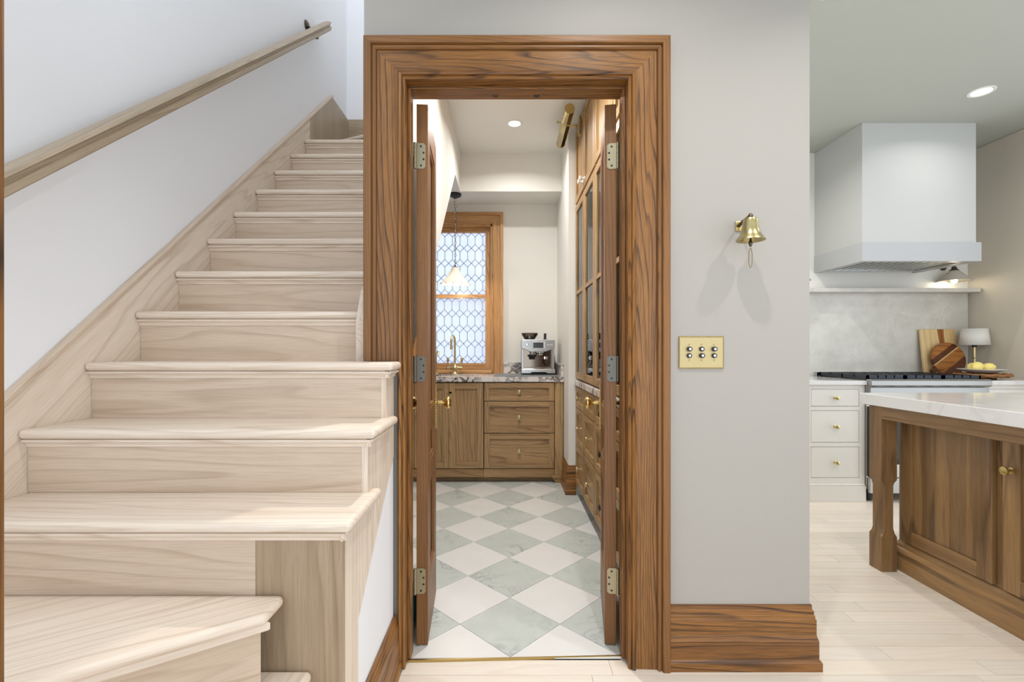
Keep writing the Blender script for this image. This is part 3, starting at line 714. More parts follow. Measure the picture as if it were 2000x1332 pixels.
hd = obj('head', B().prism([(mx0, z+0.245), (mx0+0.03, z+0.235), (mx0+0.085, z+0.212), (mx1-0.085, z+0.212), (mx1-0.03, z+0.235), (mx1, z+0.245), (mx1, z+0.318), (mx1-0.01, z+0.325), (mx0+0.01, z+0.325), (mx0, z+0.318)], ym-0.06, ym+0.22, XZ), STEEL, cm, bevel=0.004)
obj('screen_frame', bx(mx0+0.105, mx0+0.222, ym-0.0645, ym-0.0602, z+0.240, z+0.305), plain('pale_steel', (222, 222, 220), 0.3, 0.6), hd, bevel=0.004)
obj('screen', bx(mx0+0.110, mx0+0.204, ym-0.0665, ym-0.0647, z+0.247, z+0.299), plain('grey_screen', (74, 78, 82), 0.12), hd)
obj('power_button', B().lathe([(0.014, 0), (0.014, 0.003), (0.010, 0.004), (0.010, 0.007), (0, 0.007)], (mx0+0.052, ym-0.0602, z+0.279), (0, -1, 0), 18), CHROME, hd, smooth=True)
cu = bpy.data.curves.new('badge', 'FONT'); cu.body = 'Breville'; cu.size = 0.0165; cu.extrude = 0.0004; cu.align_x = 'CENTER'
bo = bpy.data.objects.new('badge', cu); COL.objects.link(bo)
dg = bpy.context.evaluated_depsgraph_get(); tm = bpy.data.meshes.new_from_object(bo.evaluated_get(dg)); bpy.data.objects.remove(bo)
tm.materials.clear(); tm.materials.append(plain('badge_white', (250, 250, 248), 0.4))
bo = bpy.data.objects.new('badge', tm); COL.objects.link(bo); bo.parent = hd; bo.rotation_euler = (PI/2, 0, 0)
bo.location = Vector((mx1-0.048, ym-0.0608, z+0.272))-wloc(hd)
obj('group_head', B().lathe([(0.042, 0), (0.042, -0.012), (0.034, -0.02), (0.034, -0.03)], (mx0+0.175, ym-0.015, z+0.2115), n=24), CHROME, cm, smooth=True)
obj('grinder_cradle', B().lathe([(0.026, 0.0), (0.026, 0.016), (0.040, 0.030), (0.040, 0.042), (0.03, 0.045)], (mx0+0.103, ym-0.02, z+0.14), n=20), BLACK, cm, smooth=True)
obj('grinder_chute', B().cyl((mx0+0.103, ym-0.02, z+0.186), (mx0+0.103, ym-0.02, z+0.213), 0.018), STEEL, cm, smooth=True)
sw = obj('steam_wand', B().tube([(mx1-0.095, ym-0.02, z+0.211), (mx1-0.095, ym-0.035, z+0.16), (mx1-0.10, ym-0.05, z+0.115), (mx1-0.085, ym-0.045, z+0.085), (mx1-0.05, ym-0.04, z+0.085), (mx1-0.045, ym-0.035, z+0.12)], 0.005, 8), BLACK, cm, smooth=True)
obj('wand_dial', B().lathe([(0.018, 0), (0.018, 0.008), (0.0, 0.009)], (mx1-0.085, ym-0.045, z+0.155), (0, -1, 0), 18), CHROME, sw, smooth=True)
hp = obj('bean_hopper', B().lathe([(0.052, 0), (0.050, 0.008), (0.058, 0.02), (0.076, 0.045), (0.078, 0.058)], (mx0+0.085, ym+0.10, z+0.3255), n=24), glass_clear('smoked_plastic', (170, 150, 140), 0.2), cm, smooth=True)
obj('hopper_lid', B().lathe([(0.080, 0), (0.080, 0.006), (0, 0.008)], (mx0+0.085, ym+0.10, z+0.384), n=24), plain('smoked_lid', (90, 76, 70), 0.25), hp, smooth=True)
obj('coffee_beans', B().lathe([(0.0, 0.002), (0.047, 0.002), (0.055, 0.020), (0.062, 0.032), (0, 0.036)], (mx0+0.085, ym+0.10, z+0.327), n=20), plain('coffee_beans', (58, 38, 26), 0.5, bump=0.8, bscale=140), hp)
obj('tamper', B().lathe([(0.022, 0), (0.022, 0.004), (0.012, 0.010), (0.0125, 0.058), (0.010, 0.062), (0, 0.062)], (mx0+0.232, ym+0.09, z+0.3255), n=16), BLACK, cm, smooth=True)
obj('power_cord', B().tube([(mx1-0.01, ym+0.15, z+0.06), (mx1+0.012, ym+0.12, z+0.085), (mx1+0.016, ym+0.07, z+0.07), (mx1+0.018, ym+0.05, z+0.01), (mx1+0.012, ym+0.03, z+0.004)], 0.004, 8), BLACK, cm, smooth=True)

# tall pantry cabinets on the right
BX = 0.580            # carcass front plane
lows = (('A', 3.405, 3.815), ('B', 2.992, 3.402), ('C', 2.47, 2.988), ('D', 1.95, 2.467))
wherel = ('nearest the white pier', 'second from the white pier', 'third from the white pier', 'behind the open right door')
for (nm, y0, y1), wl in zip(lows, wherel):
    kb = BRASS_S if nm in 'AB' else BLACK
    c_ = thing('base_cabinet', f'brown oak three drawer base cabinet {wl}', 'cabinet', (0.78, (y0+y1)/2, 0.0075), 'pantry base cabinets on the right')
    obj('body', bx(BX, 0.995, y0, y1, 0.095, 0.902), GAP_SHADE, c_)
    obj('toe_kick', bx(BX+0.03, BX+0.05, y0, y1, 0.0075, 0.095), GAP_SHADE, c_)
    for v0, v1 in ((0.725, 0.893), (0.432, 0.719), (0.105, 0.426)):
        front(c_, 'drawer', '-x', y0+0.006, y1-0.006, v0, v1, BX, OB, knob=((y0+y1)/2, (v0+v1)/2), knob_mat=kb, fw=0.046)
    u = thing('glazed_cabinet', f'brown oak wall cabinet with tall glass door {wl}', 'cabinet', (0.78, (y0+y1)/2, CT), 'glazed pantry cabinets on the right')
    obj('side_panel', bx(BX, 0.99, y0, y0+0.016, CT+0.0005, 2.965), wood(OB, 'z'), u)
    obj('side_panel', bx(BX, 0.99, y1-0.016, y1, CT+0.0005, 2.965), wood(OB, 'z'), u)
    obj('back_panel', bx(0.975, 0.99, y0+0.016, y1-0.016, CT+0.0005, 2.965), WHITE, u)
    for zz in (CT+0.002, 1.32, 1.72, 2.08, 2.345, 2.945): obj('shelf', bx(BX+0.002 if zz > 2.3 or zz < 1 else BX+0.06, 0.975, y0+0.016, y1-0.016, zz, zz+0.018), wood(OB, 'y'), u)
    front(u, 'glass_door', '-x', y0+0.004, y1-0.004, CT+0.012, 2.340, BX, OB, glass=True, mid=1.640, fw=0.05)
    front(u, 'upper_door', '-x', y0+0.004, y1-0.004, 2.365, 2.945, BX, OB, knob=(y0+0.035 if nm in 'AC' else y1-0.035, 2.42), knob_mat=PORC, fw=0.05)
cr = thing('stone_ledge', 'narrow veined marble ledge between the pantry drawers and glass doors', 'countertop', (0.78, 2.9, 0.903))
obj('slab', bx(0.545, 0.995, 1.945, 3.818, 0.903, CT), VIOLA, cr, bevel=0.002)
# picture light
pl = thing('picture_light', 'brass tube picture light mounted on the upper pantry cabinets', 'light', (BX-0.021, 3.55, 2.90))
obj('backplate', bx(BX-0.037, BX-0.0225, 3.515, 3.565, 2.805, 2.945), BRASS_A, pl, bevel=0.002)
obj('arm', B().tube([(BX-0.035, 3.54, 2.875), (BX-0.075, 3.54, 2.876), (0.45, 3.54, 2.882)], 0.006, 8), BRASS_A, pl, smooth=True)
obj('arm_ball', B().sphere((BX-0.062, 3.54, 2.876), 0.012), BRASS_A, pl, smooth=True)
obj('thumb_screw', B().lathe([(0.004, 0), (0.004, 0.03), (0.010, 0.034), (0.010, 0.042), (0, 0.045)], (0.42, 3.54, 2.90), (-1, 0, 0.15), 12), BRASS_A, pl, smooth=True)
tb = B(); ns = 22; ta, tb_ = 3.30, 3.86
sec = []
for yy in (ta, tb_): sec.append([(0.443+0.036*math.cos(a), yy, 2.885+0.036*math.sin(a)) for a in [math.radians(-20)+math.radians(290)*i/ns for i in range(ns+1)]])
n_ = ns+1
tb.add(sec[0]+sec[1], [(i, i+1, n_+i+1, n_+i) for i in range(ns)])
sh = obj('shade', tb, BRASS_S, pl, smooth=True)
md = sh.modifiers.new('thick', 'SOLIDIFY'); md.thickness = 0.002
for yy in (ta, tb_): obj('end_cap', B().lathe([(0.0, -0.002), (0.0365, -0.002), (0.0365, 0.002), (0.0, 0.002)], (0.443, yy, 2.885), (0, 1, 0), 24), BRASS_A, pl, smooth=True)

# pendant
px_, py_ = -0.483, 4.38
pd = thing('pendant_lamp', 'scalloped white ceramic pendant lamp hanging on a chain before the window', 'lamp', (px_, py_, 1.77))
obj('canopy', B().lathe([(0.058, 0), (0.056, -0.02), (0.030, -0.035), (0.008, -0.045), (0.0, -0.046)], (px_, py_, sl1-0.0005), n=24), BLACK, pd, smooth=True)
ch = B(); zc = sl1-0.043; i = 0
while zc > 1.975:
    c_, s_ = (1, 0) if i % 2 == 0 else (0, 1)
    ch.tube([(px_+c_*0.008*math.cos(a), py_+s_*0.008*math.cos(a), zc-0.017+0.017*math.sin(a)) for a in [2*PI*k/10 for k in range(10)]], 0.0022, 5, True)
    zc -= 0.0285; i += 1
obj('chain', ch, plain('aged_chain', (92, 86, 80), 0.45, 0.7), pd, smooth=True)
obj('cord', B().tube([(px_+0.006, py_, sl1-0.045), (px_-0.004, py_, 2.45), (px_+0.005, py_, 2.2), (px_, py_, 1.965)], 0.0022, 6), plain('white_cord', (220, 214, 204), 0.6), pd)
vs = []; nA, nR = 96, 9; fs = []
for r_ in range(nR+1):
    t_ = r_/nR
    rad0 = 0.030+0.112*(t_**1.35); zz = 1.955-0.165*t_
    for k in range(nA):
        a = 2*PI*k/nA; fl = math.cos(12*a)
        rad = rad0*(1+0.030*fl*t_); dz = -0.010*fl*max(0, (t_-0.75)/0.25)+0.006*(t_ > 0.95)
        vs.append((px_+rad*math.cos(a), py_+rad*math.sin(a), zz+dz))
for r_ in range(nR):
    for k in range(nA): fs.append((r_*nA+k, r_*nA+(k+1) % nA, (r_+1)*nA+(k+1) % nA, (r_+1)*nA+k))
so = obj('shade', B().add(vs, fs), lampshade('pendant_ceramic', (252, 248, 240)), pd, smooth=True)
m_ = so.modifiers.new('thick', 'SOLIDIFY'); m_.thickness = 0.003
obj('shade_cap', B().lathe([(0.031, 0), (0.028, 0.006), (0.008, 0.010), (0.006, 0.022), (0, 0.023)], (px_, py_, 1.953), n=20), BLACK, pd, smooth=True)
obj('bulb', B().sphere((px_, py_, 1.81), 0.026), emissive('bulb_glow', (255, 236, 200), 7), pd, smooth=True)
light('POINT', (px_, py_, 1.772), LAMP['pendant'], pd, (1, 0.84, 0.62), 0.03)

# recessed lights
def downlight(x, y, energy, label, r=0.062, beam=150):
    d = thing('recessed_light', label, 'light', (x, y, CEIL), 'recessed ceiling lights')
    obj('trim_ring', B().lathe([(r*0.72, -0.001), (r*0.80, -0.005), (r, -0.004), (r*1.02, -0.0003)], (x, y, CEIL), n=28, caps=False), WHITE, d, smooth=True)
    obj('lens', B().lathe([(0, -0.002), (r*0.74, -0.002), (r*0.74, -0.0005)], (x, y, CEIL), n=24), emissive('lens_glow', (255, 246, 232), 6), d)
    light('AREA', (x, y, CEIL-0.012), energy, d, (1, 0.98, 0.95), r*1.0).data.spread = math.radians(beam)
downlight(0.061, 3.735, LAMP['pantry'], 'recessed ceiling light at the back of the pantry')
downlight(0.061, 2.50, LAMP['pantry']*2.4, 'added unseen ceiling light in the pantry near the doorway')  # extra lamp out of view, added to even out the pantry light
downlight(3.317, 3.274, LAMP['kitchen'], 'recessed ceiling light in front of the range hood', 0.075)
downlight(1.62, 2.35, 3, 'added unseen ceiling light over the gap between hall wall and island')  # added out of view to brighten the kitchen floor and cabinets
downlight(3.3, 1.75, 9, 'added unseen ceiling light over the island')  # another unseen lamp, added as fill for floor and counters
downlight(1.95, 3.40, 9, 'added unseen kitchen ceiling light left of the range hood')  # unseen lamp added to brighten the left side of the hood
downlight(0.42, 0.98, LAMP['hall'], 'recessed hall light in front of the pantry doorway', beam=125)
downlight(1.57, 0.90, LAMP['hall'], 'recessed hall light to the right of the brass bell', beam=125)

# ------------------------------------------------------------------ bell and switch plate on the hall wall
bxx_, byy = 0.867, FY-0.088
bl = thing('brass_bell', 'small brass wall bell with a looped lanyard on the hall wall', 'bell', (bxx_, FY, 1.47))
mp = obj('mounting_plate', B().prism([(bxx_-0.012, 1.632), (bxx_+0.012, 1.632), (bxx_+0.012, 1.668), (bxx_-0.012, 1.668)], FY-0.005, FY-0.0005, XZ), BRASS_A, bl, bevel=0.0015)
for dz in (1.639, 1.661): obj('screw', B().lathe([(0.004, 0), (0.003, 0.0025), (0, 0.003)], (bxx_, FY-0.005, dz), (0, -1, 0), 10), BRASS_A, mp, smooth=True)
obj('arm', B().tube([(bxx_, FY-0.004, 1.650), (bxx_, FY-0.035, 1.660), (bxx_, FY-0.07, 1.664), (bxx_, byy, 1.667)], [0.006, 0.0055, 0.005, 0.006], 10), BRONZE, bl, smooth=True)
obj('hanger', B().lathe([(0.010, 0), (0.011, 0.004), (0.008, 0.012), (0.005, 0.018), (0, 0.020)], (bxx_, byy, 1.655), n=16), BRONZE, bl, smooth=True)
obj('bell_body', B().lathe([(0.0000, 0.0808), (0.0149, 0.0804), (0.0223, 0.0774), (0.0256, 0.0705), (0.0265, 0.0568), (0.0288, 0.0396), (0.0326, 0.0258), (0.0391, 0.0138), (0.0465, 0.0052), (0.0488, 0.0000), (0.0465, 0.0009), (0.0372, 0.0103), (0.0298, 0.0241), (0.0251, 0.0430), (0.0233, 0.0688), (0.0000, 0.0757)], (bxx_, byy, 1.577), n=40, caps=False), plain('bell_brass', (180, 168, 124), 0.33, 1.0), bl, smooth=True)
cl_ = obj('clapper', B().lathe([(0.003, 0.075), (0.003, 0.008), (0.0055, 0.002), (0.007, -0.006), (0.005, -0.013), (0.002, -0.018)], (bxx_, byy, 1.572), n=12), BRONZE, bl, smooth=True)
obj('lanyard', B().tube([(bxx_+0.0052*math.sin(2*PI*k/20)*(1+0.3*math.sin(PI*k/20)), byy, 1.515+0.035*math.cos(2*PI*k/20)) for k in range(20)], 0.0014, 6, True), plain('lanyard_cord', (150, 130, 96), 0.7), cl_, smooth=True)
sp = thing('switch_plate', 'brass plate of six push button light switches beside the doorway', 'switch', (0.727, FY, 1.115))
x0, x1, z0_, z1_ = 0.643, 0.811, 1.118, 1.238
pp = obj('plate', bx(x0, x1, FY-0.005, FY-0.0005, z0_, z1_), plain('etched_brass', (196, 178, 134), 0.45, 0.9, 0.25, 300), sp, bevel=0.001)
rp = B()
n = 30
for i in range(n):
    for zz in (z0_+0.002, z1_-0.002): rp.sphere((x0+(x1-x0)*(i+0.5)/n, FY-0.005, zz), 0.0026, n=6, m=4)
for i in range(20):
    for xx in (x0+0.002, x1-0.002): rp.sphere((xx, FY-0.005, z0_+(z1_-z0_)*(i+0.5)/20), 0.0026, n=6, m=4)
obj('rope_border', rp, BRASS_A, pp, smooth=True)
for i in range(3):
    xx = 0.681+i*0.0465
    for j, zz in enumerate((1.1905, 1.166)):
        pb = obj('push_button', B().lathe([(0.0095, 0), (0.0095, 0.002), (0.0085, 0.007 if (i+j) % 2 else 0.011), (0.0, 0.0075 if (i+j) % 2 else 0.0115)], (xx, FY-0.005, zz), (0, -1, 0), 18), BLACK, sp, smooth=True)
        obj('pearl_inlay', B().lathe([(0.0048, 0), (0.004, 0.001), (0, 0.0012)], (xx, FY-0.0125 if (i+j) % 2 else FY-0.0165, zz), (0, -1, 0), 12), PORC, pb, smooth=True)
    for zz in (1.208, 1.1485): obj('screw', B().lathe([(0.003, 0), (0.002, 0.0015), (0, 0.0018)], (xx, FY-0.005, zz), (0, -1, 0), 10), BRASS_A, sp, smooth=True)

# ------------------------------------------------------------------ kitchen
# base cabinets left of the range
CFY = 3.665
def painted_drawers(x0, x1, label):
    c_ = thing('kitchen_cabinet', label, 'cabinet', ((x0+x1)/2, 4.0, 0.001), 'cream kitchen base cabinets')
    obj('body', bx(x0, x1, CFY+0.022, KBY-0.002, 0.001, 0.910), CREAM, c_)
    rows = ((0.745, 0.876), (0.462, 0.708), (0.186, 0.424))
    dx0, dx1 = x0+0.022, x1-0.046
    fr = B(); fr.box(x0, dx0-0.003, CFY, CFY+0.021, 0.13, 0.910); fr.box(dx1+0.003, x1, CFY, CFY+0.021, 0.13, 0.910)
    zz = [0.13]
    for a, b_ in reversed(rows): zz += [a-0.003, b_+0.003]
    zz.append(0.910)
    for i in range(0, len(zz), 2): fr.box(dx0-0.003, dx1+0.003, CFY, CFY+0.021, zz[i], zz[i+1])
    obj('face_frame', fr, CREAM, c_)
    obj('plinth', bx(x0, x1, CFY-0.014, CFY+0.020, 0.001, 0.122), CREAM, c_, bevel=0.001)
    obj('plinth_bead', bx(x0, x1, CFY-0.008, CFY+0.020, 0.122, 0.136), CREAM, c_, bevel=0.004)
    for a, b_ in rows:
        d = obj('drawer', bx(dx0, dx1, CFY+0.001, CFY+0.0205, a, b_), CREAM, c_, bevel=0.001)
        obj('knob', B().lathe([(0.013, 0), (0.013, 0.003), (0.006, 0.006), (0.006, 0.02), (0.017, 0.030), (0.0165, 0.037), (0, 0.042)], ((dx0+dx1)/2, CFY+0.001, (a+b_)/2), (0, -1, 0), 16), BRASS_S, d, smooth=True)
    return c_
painted_drawers(2.36, 2.800, 'cream painted three drawer cabinet directly left of the range')
painted_drawers(1.84, 2.358, 'cream painted three drawer cabinet hidden behind the end of the hall wall')
c_ = painted_drawers(3.732, 4.225, 'cream painted cabinet in the corner right of the range')
kt = thing('stone_counter', 'pale stone counter over the cabinets left of the range', 'countertop', (2.3, 3.95, 0.912))
obj('slab', bx(1.84, 2.800, CFY-0.025, KBY-0.022, 0.912, CT), ISLTOP, kt, bevel=0.002)
kt2 = thing('stone_counter', 'short pale stone counter in the corner right of the range', 'countertop', (3.98, 3.95, 0.912))
obj('slab', bx(3.731, KRX-0.002, CFY-0.025, KBY-0.022, 0.912, CT), ISLTOP, kt2, bevel=0.002)
bsp = thing('stone_backsplash', 'grey quartzite backsplash slab behind the range', 'backsplash', (3.0, KBY, CT))
obj('slab', bx(1.84, 4.205, KBY-0.021, KBY-0.001, CT-0.03, 1.700), QUARTZ, bsp)
shf = thing('stone_shelf', 'thin grey quartzite shelf along the top of the backsplash', 'shelf', (3.0, KBY, 1.70))
obj('slab', bx(1.84, 4.215, KBY-0.135, KBY-0.001, 1.7005, 1.735), QUARTZ, shf, bevel=0.002)

# range
rg = thing('gas_range', 'stainless steel gas range with black cast iron grates', 'range', (3.265, 3.93, 0.001))
RX0, RX1, RY0 = 2.803, 3.728, 3.62
obj('body', bx(RX0, RX1, RY0+0.03, KBY-0.023, 0.10, 0.925), STEEL, rg)
obj('control_rail', B().prism([(RY0+0.03, 0.895), (RY0-0.008, 0.898), (RY0-0.022, 0.912), (RY0-0.022, 0.945), (RY0-0.010, 0.957), (RY0+0.03, 0.958)], RX0-0.002, RX1+0.002, YZ), plain('rail_steel', (168, 168, 166), 0.34, 1.0), rg, bevel=0.002)
obj('cooktop', bx(RX0, RX1, RY0+0.0305, KBY-0.023, 0.925, 0.945), STEEL, rg)
obj('control_panel', bx(RX0+0.004, RX1-0.004, RY0-0.004, RY0+0.03, 0.755, 0.893), plain('rail_steel', (168, 168, 166), 0.34, 1.0), rg, bevel=0.002)
for i in range(6):
    k_ = obj('control_knob', B().lathe([(0.026, 0), (0.026, 0.006), (0.021, 0.010), (0.019, 0.035), (0, 0.037)], (RX0+0.10+i*0.145, RY0-0.004, 0.790), (0, -1, 0), 20), BLACK, rg, smooth=True)
od = obj('oven_door', bx(RX0+0.006, RX1-0.006, RY0-0.004, RY0+0.028, 0.20, 0.745), STEEL, rg, bevel=0.004)
obj('oven_window', bx(RX0+0.13, RX1-0.13, RY0-0.0065, RY0-0.0045, 0.30, 0.66), plain('oven_glass', (16, 22, 24), 0.05), od)
obj('door_edge_strip', bx(RX0+0.0005, RX0+0.0055, RY0-0.004, RY0+0.024, 0.20, 0.745), BLACK, od)
oh = obj('oven_handle', B().cyl((RX0+0.05, RY0-0.055, 0.695), (RX1-0.05, RY0-0.055, 0.695), 0.013), CHROME, od, smooth=True)
for x in (RX0+0.09, RX1-0.09): obj('handle_post', B().cyl((x, RY0-0.055, 0.695), (x, RY0-0.003, 0.695), 0.009), CHROME, oh, smooth=True)
obj('kick_drawer', bx(RX0+0.006, RX1-0.006, RY0, RY0+0.028, 0.075, 0.19), STEEL, rg, bevel=0.003)
for x in (RX0+0.05, RX1-0.05):
    for yy in (RY0+0.08, KBY-0.1): obj('foot', B().cyl((x, yy, 0.001), (x, yy, 0.10), 0.02), BLACK, rg, smooth=True)
obj('backguard', bx(RX0, RX1, KBY-0.058, KBY-0.0235, 0.945, 0.985), STEEL, rg, bevel=0.002)
for s_ in range(3):
    gx0, gx1 = RX0+0.018+s_*0.2975, RX0+0.018+s_*0.2975+0.292
    g_ = B(); gy0, gy1 = RY0+0.045, KBY-0.075; zt_ = 0.985
    for a in ((gx0, gx1, gy0, gy0+0.016), (gx0, gx1, gy1-0.016, gy1), (gx0, gx0+0.014, gy0, gy1), (gx1-0.014, gx1, gy0, gy1), (gx0, gx1, (gy0+gy1)/2-0.007, (gy0+gy1)/2+0.007)):
        g_.box(*a, zt_-0.028, zt_)
    for fx_ in (0.28, 0.5, 0.72):
        xm = gx0+(gx1-gx0)*fx_; g_.box(xm-0.005, xm+0.005, gy0, gy1, zt_-0.018, zt_)
    for fy_ in (0.25, 0.75):
        ym_ = gy0+(gy1-gy0)*fy_; g_.box(gx0, gx1, ym_-0.005, ym_+0.005, zt_-0.018, zt_)
    for x in (gx0+0.007, gx1-0.007):
        for yy in (gy0+0.008, gy1-0.008): g_.box(x-0.007, x+0.007, yy-0.008, yy+0.008, 0.9455, zt_)
    gg = obj('grate', g_, IRON, rg)
    for fy_ in (0.25, 0.75):
        obj('burner', B().lathe([(0.05, 0), (0.05, 0.008), (0.034, 0.010), (0.034, 0.018), (0, 0.019)], ((gx0+gx1)/2, gy0+(gy1-gy0)*fy_, 0.9455), n=20), BLACK, rg, smooth=True)

# hood
HX0, HX1, HY0 = 2.82, 3.767, 3.718
hd_ = thing('range_hood', 'tall white plaster range hood with pale grey band', 'range hood', (3.29, 4.0, 1.885))
obj('chimney', bx(HX0+0.004, HX1-0.038, HY0+0.006, KBY-0.002, 2.04, CEIL-0.001), HOODW, hd_)
bd = B()
bd.box(HX0, HX1, HY0, HY0+0.04, 1.889, 2.0395); bd.box(HX0, HX0+0.05, HY0+0.04, KBY-0.002, 1.889, 2.0395); bd.box(HX1-0.05, HX1, HY0+0.04, KBY-0.002, 1.889, 2.0395)
bd.box(HX0+0.05, HX1-0.05, HY0+0.04, KBY-0.002, 1.985, 2.0395)
obj('band', bd, HOODB, hd_)
ln = B(); lx0, lx1, ly0, ly1 = HX0+0.052, HX1-0.052, HY0+0.042, KBY-0.06
ln.box(lx0, lx1, ly0, ly0+0.03, 1.892, 1.91); ln.box(lx0, lx1, ly1-0.03, ly1, 1.892, 1.91); ln.box(lx0, lx0+0.03, ly0+0.03, ly1-0.03, 1.892, 1.91); ln.box(lx1-0.03, lx1, ly0+0.03, ly1-0.03, 1.892, 1.91)
lo = obj('liner', ln, STEEL, hd_)
obj('liner_recess', bx(lx0, lx1, ly0, ly1, 1.955, 1.98), GAP_SHADE, hd_)
for i in range(12):
    x = lx0+0.04+i*(lx1-lx0-0.10)/11.5
    obj('baffle', B().prism([(x, 1.903), (x+0.034, 1.903), (x+0.040, 1.925), (x+0.036, 1.925), (x+0.030, 1.908), (x+0.004, 1.908), (x+0.000, 1.918)], ly0+0.031, ly1-0.031, XZ), STEEL, lo)

# sconces flanking the hood
def sconce(x, label):
    s_ = thing('wall_sconce', label, 'sconce', (x, KBY, 1.78), 'cone wall sconces flanking the hood')
    y_ = KBY-0.11; zb = 1.800
    obj('backplate', B().lathe([(0.034, 0), (0.034, 0.006), (0.022, 0.014), (0, 0.016)], (x, KBY-0.0005, 1.945), (0, -1, 0), 20), BRONZE, s_, smooth=True)
    obj('arm', B().tube([(x, KBY-0.012, 1.945), (x, KBY-0.06, 1.952), (x, y_+0.006, 1.95), (x, y_, 1.93), (x, y_, 1.915)], 0.006, 8), BRONZE, s_, smooth=True)
    obj('socket', B().lathe([(0.034, 0.0), (0.030, 0.010), (0.020, 0.016), (0.018, 0.032), (0.010, 0.040), (0, 0.041)], (x, y_, zb+0.092), n=18), BRONZE, s_, smooth=True)
    sh_ = obj('shade', B().lathe([(0.032, 0.094), (0.036, 0.088), (0.125, 0.0)], (x, y_, zb), n=32, caps=False), lampshade('sconce_shade', (196, 190, 178)), s_, smooth=True)
    sh_.modifiers.new('thick', 'SOLIDIFY').thickness = 0.002
    obj('bulb', B().sphere((x, y_, zb+0.004), 0.024, (1, 1, 1.15)), emissive('sconce_bulb', (255, 244, 222), 9), s_, smooth=True)
    light('POINT', (x, y_, zb-0.028), LAMP['sconce'], s_, (1, 0.86, 0.62), 0.025)
sconce(4.000, 'lit cone shade wall sconce right of the range hood')
sconce(2.578, 'cone shade wall sconce peeking out left of the range hood')

# counter props right of the range
cb = thing('cutting_board', 'rectangular light wood cutting board leaning on the backsplash', 'cutting board', (3.91, 4.22, CT))
cb.rotation_euler = (math.radians(-7), math.radians(0), 0); cb.location = (3.912, 4.207, CT+0.003)
obj('slab', bx(-0.168, 0.160, -0.011, 0.011, 0, 0.425), wood('acacia', 'z'), cb, bevel=0.006, local=True, seg=3, smooth=True)
obj('knot_stripe', B().prism([(-0.012, 0.424), (0.046, 0.424), (0.042, 0.36), (0.044, 0.30), (0.02, 0.25), (0.0, 0.27), (-0.006, 0.33), (-0.010, 0.38)], -0.0122, -0.009, XZ), wood('teak', 'z'), cb, local=True)
rbd = thing('round_board', 'round striped dark wood serving board with short handle', 'cutting board', (3.93, 4.10, CT))
rbd.location = (3.925, 4.140, CT+0.002); rbd.rotation_euler = (math.radians(-10), math.radians(0), 0)
R_ = 0.148
circ = [(R_*math.cos(2*PI*k/64), R_*math.sin(2*PI*k/64)) for k in range(64)]
q2 = Matrix.Rotation(math.radians(-35), 4, 'Y')
for a0, a1, kd in ((-0.15, -0.062, 'teak_dark'), (-0.062, -0.050, 'teak'), (-0.050, 0.028, 'teak'), (0.028, 0.037, 'acacia'), (0.037, 0.082, 'teak_dark'), (0.082, 0.15, 'teak')):
    sb_ = B().prism(clip(circ, -0.2, 0.2, a0, a1), -0.010, 0.010, XZ)
    sb_.v = [tuple(q2 @ Vector(p)+Vector((0, 0, 0.158))) for p in sb_.v]
    obj('stave', sb_, wood(kd, 'x'), rbd, local=True)
q = Matrix.Rotation(math.radians(55), 4, 'Y')
hb = B().prism([(-0.030, -0.143), (-0.024, -0.158), (-0.019, -0.175), (-0.020, -0.195), (-0.014, -0.202), (0.014, -0.202), (0.020, -0.195), (0.019, -0.175), (0.024, -0.158), (0.030, -0.143)], -0.009, 0.009, XZ)
hb.v = [tuple(q @ Vector(p)+Vector((0, 0, 0.158))) for p in hb.v]
ho = obj('handle', hb, wood('teak_dark', 'x'), rbd, local=True)
tl = thing('table_lamp', 'small brass candlestick lamp with white fabric shade in the corner', 'lamp', (4.115, 4.12, CT))
tx, ty = 4.112, 4.12
obj('base', B().lathe([(0.055, 0.0005), (0.055, 0.008), (0.03, 0.016), (0.012, 0.03)], (tx, ty, CT), n=24), BRASS_S, tl, smooth=True)
obj('stem', B().lathe([(0.010, 0.025), (0.010, 0.16), (0.014, 0.163), (0.014, 0.168), (0.017, 0.173), (0.014, 0.178), (0.014, 0.183), (0.010, 0.187), (0.010, 0.262)], (tx, ty, CT), n=16), BRASS_S, tl, smooth=True)
obj('socket', B().cyl((tx, ty, CT+0.262), (tx, ty, CT+0.30), 0.016), BLACK, tl, smooth=True)
sd = obj('shade', B().lathe([(0.104, 0.282), (0.086, 0.425)], (tx, ty, CT), n=32, caps=False), lampshade('linen_shade', (246, 244, 240)), tl, smooth=True)
sd.modifiers.new('thick', 'SOLIDIFY').thickness = 0.002
tcx, tcy = 3.915, 3.86
wt = thing('woven_tray', 'round woven rattan stand under the plate of lemons', 'tray', (tcx, tcy, CT))
obj('foot', B().lathe([(0.085, 0.0005), (0.085, 0.022), (0.07, 0.024)], (tcx, tcy, CT), n=24), plain('dark_rattan', (56, 38, 24), 0.6), wt, smooth=True)
rt = plain('rattan', (142, 96, 50), 0.6)
for i, r_ in enumerate((0.05, 0.075, 0.10, 0.125, 0.15, 0.170)):
    pts = [((tcx+r_*math.cos(a)), (tcy+r_*math.sin(a)), CT+0.030+0.004*math.sin(14*a+i*PI)+(0.006 if i == 5 else 0)) for a in [2*PI*k/84 for k in range(84)]]
    obj('coil', B().tube(pts, 0.0135 if i < 5 else 0.010, 6, True), rt, wt, smooth=True)
pt = thing('plate', 'white ceramic plate holding lemons on the woven stand', 'plate', (tcx, tcy, CT+0.045))
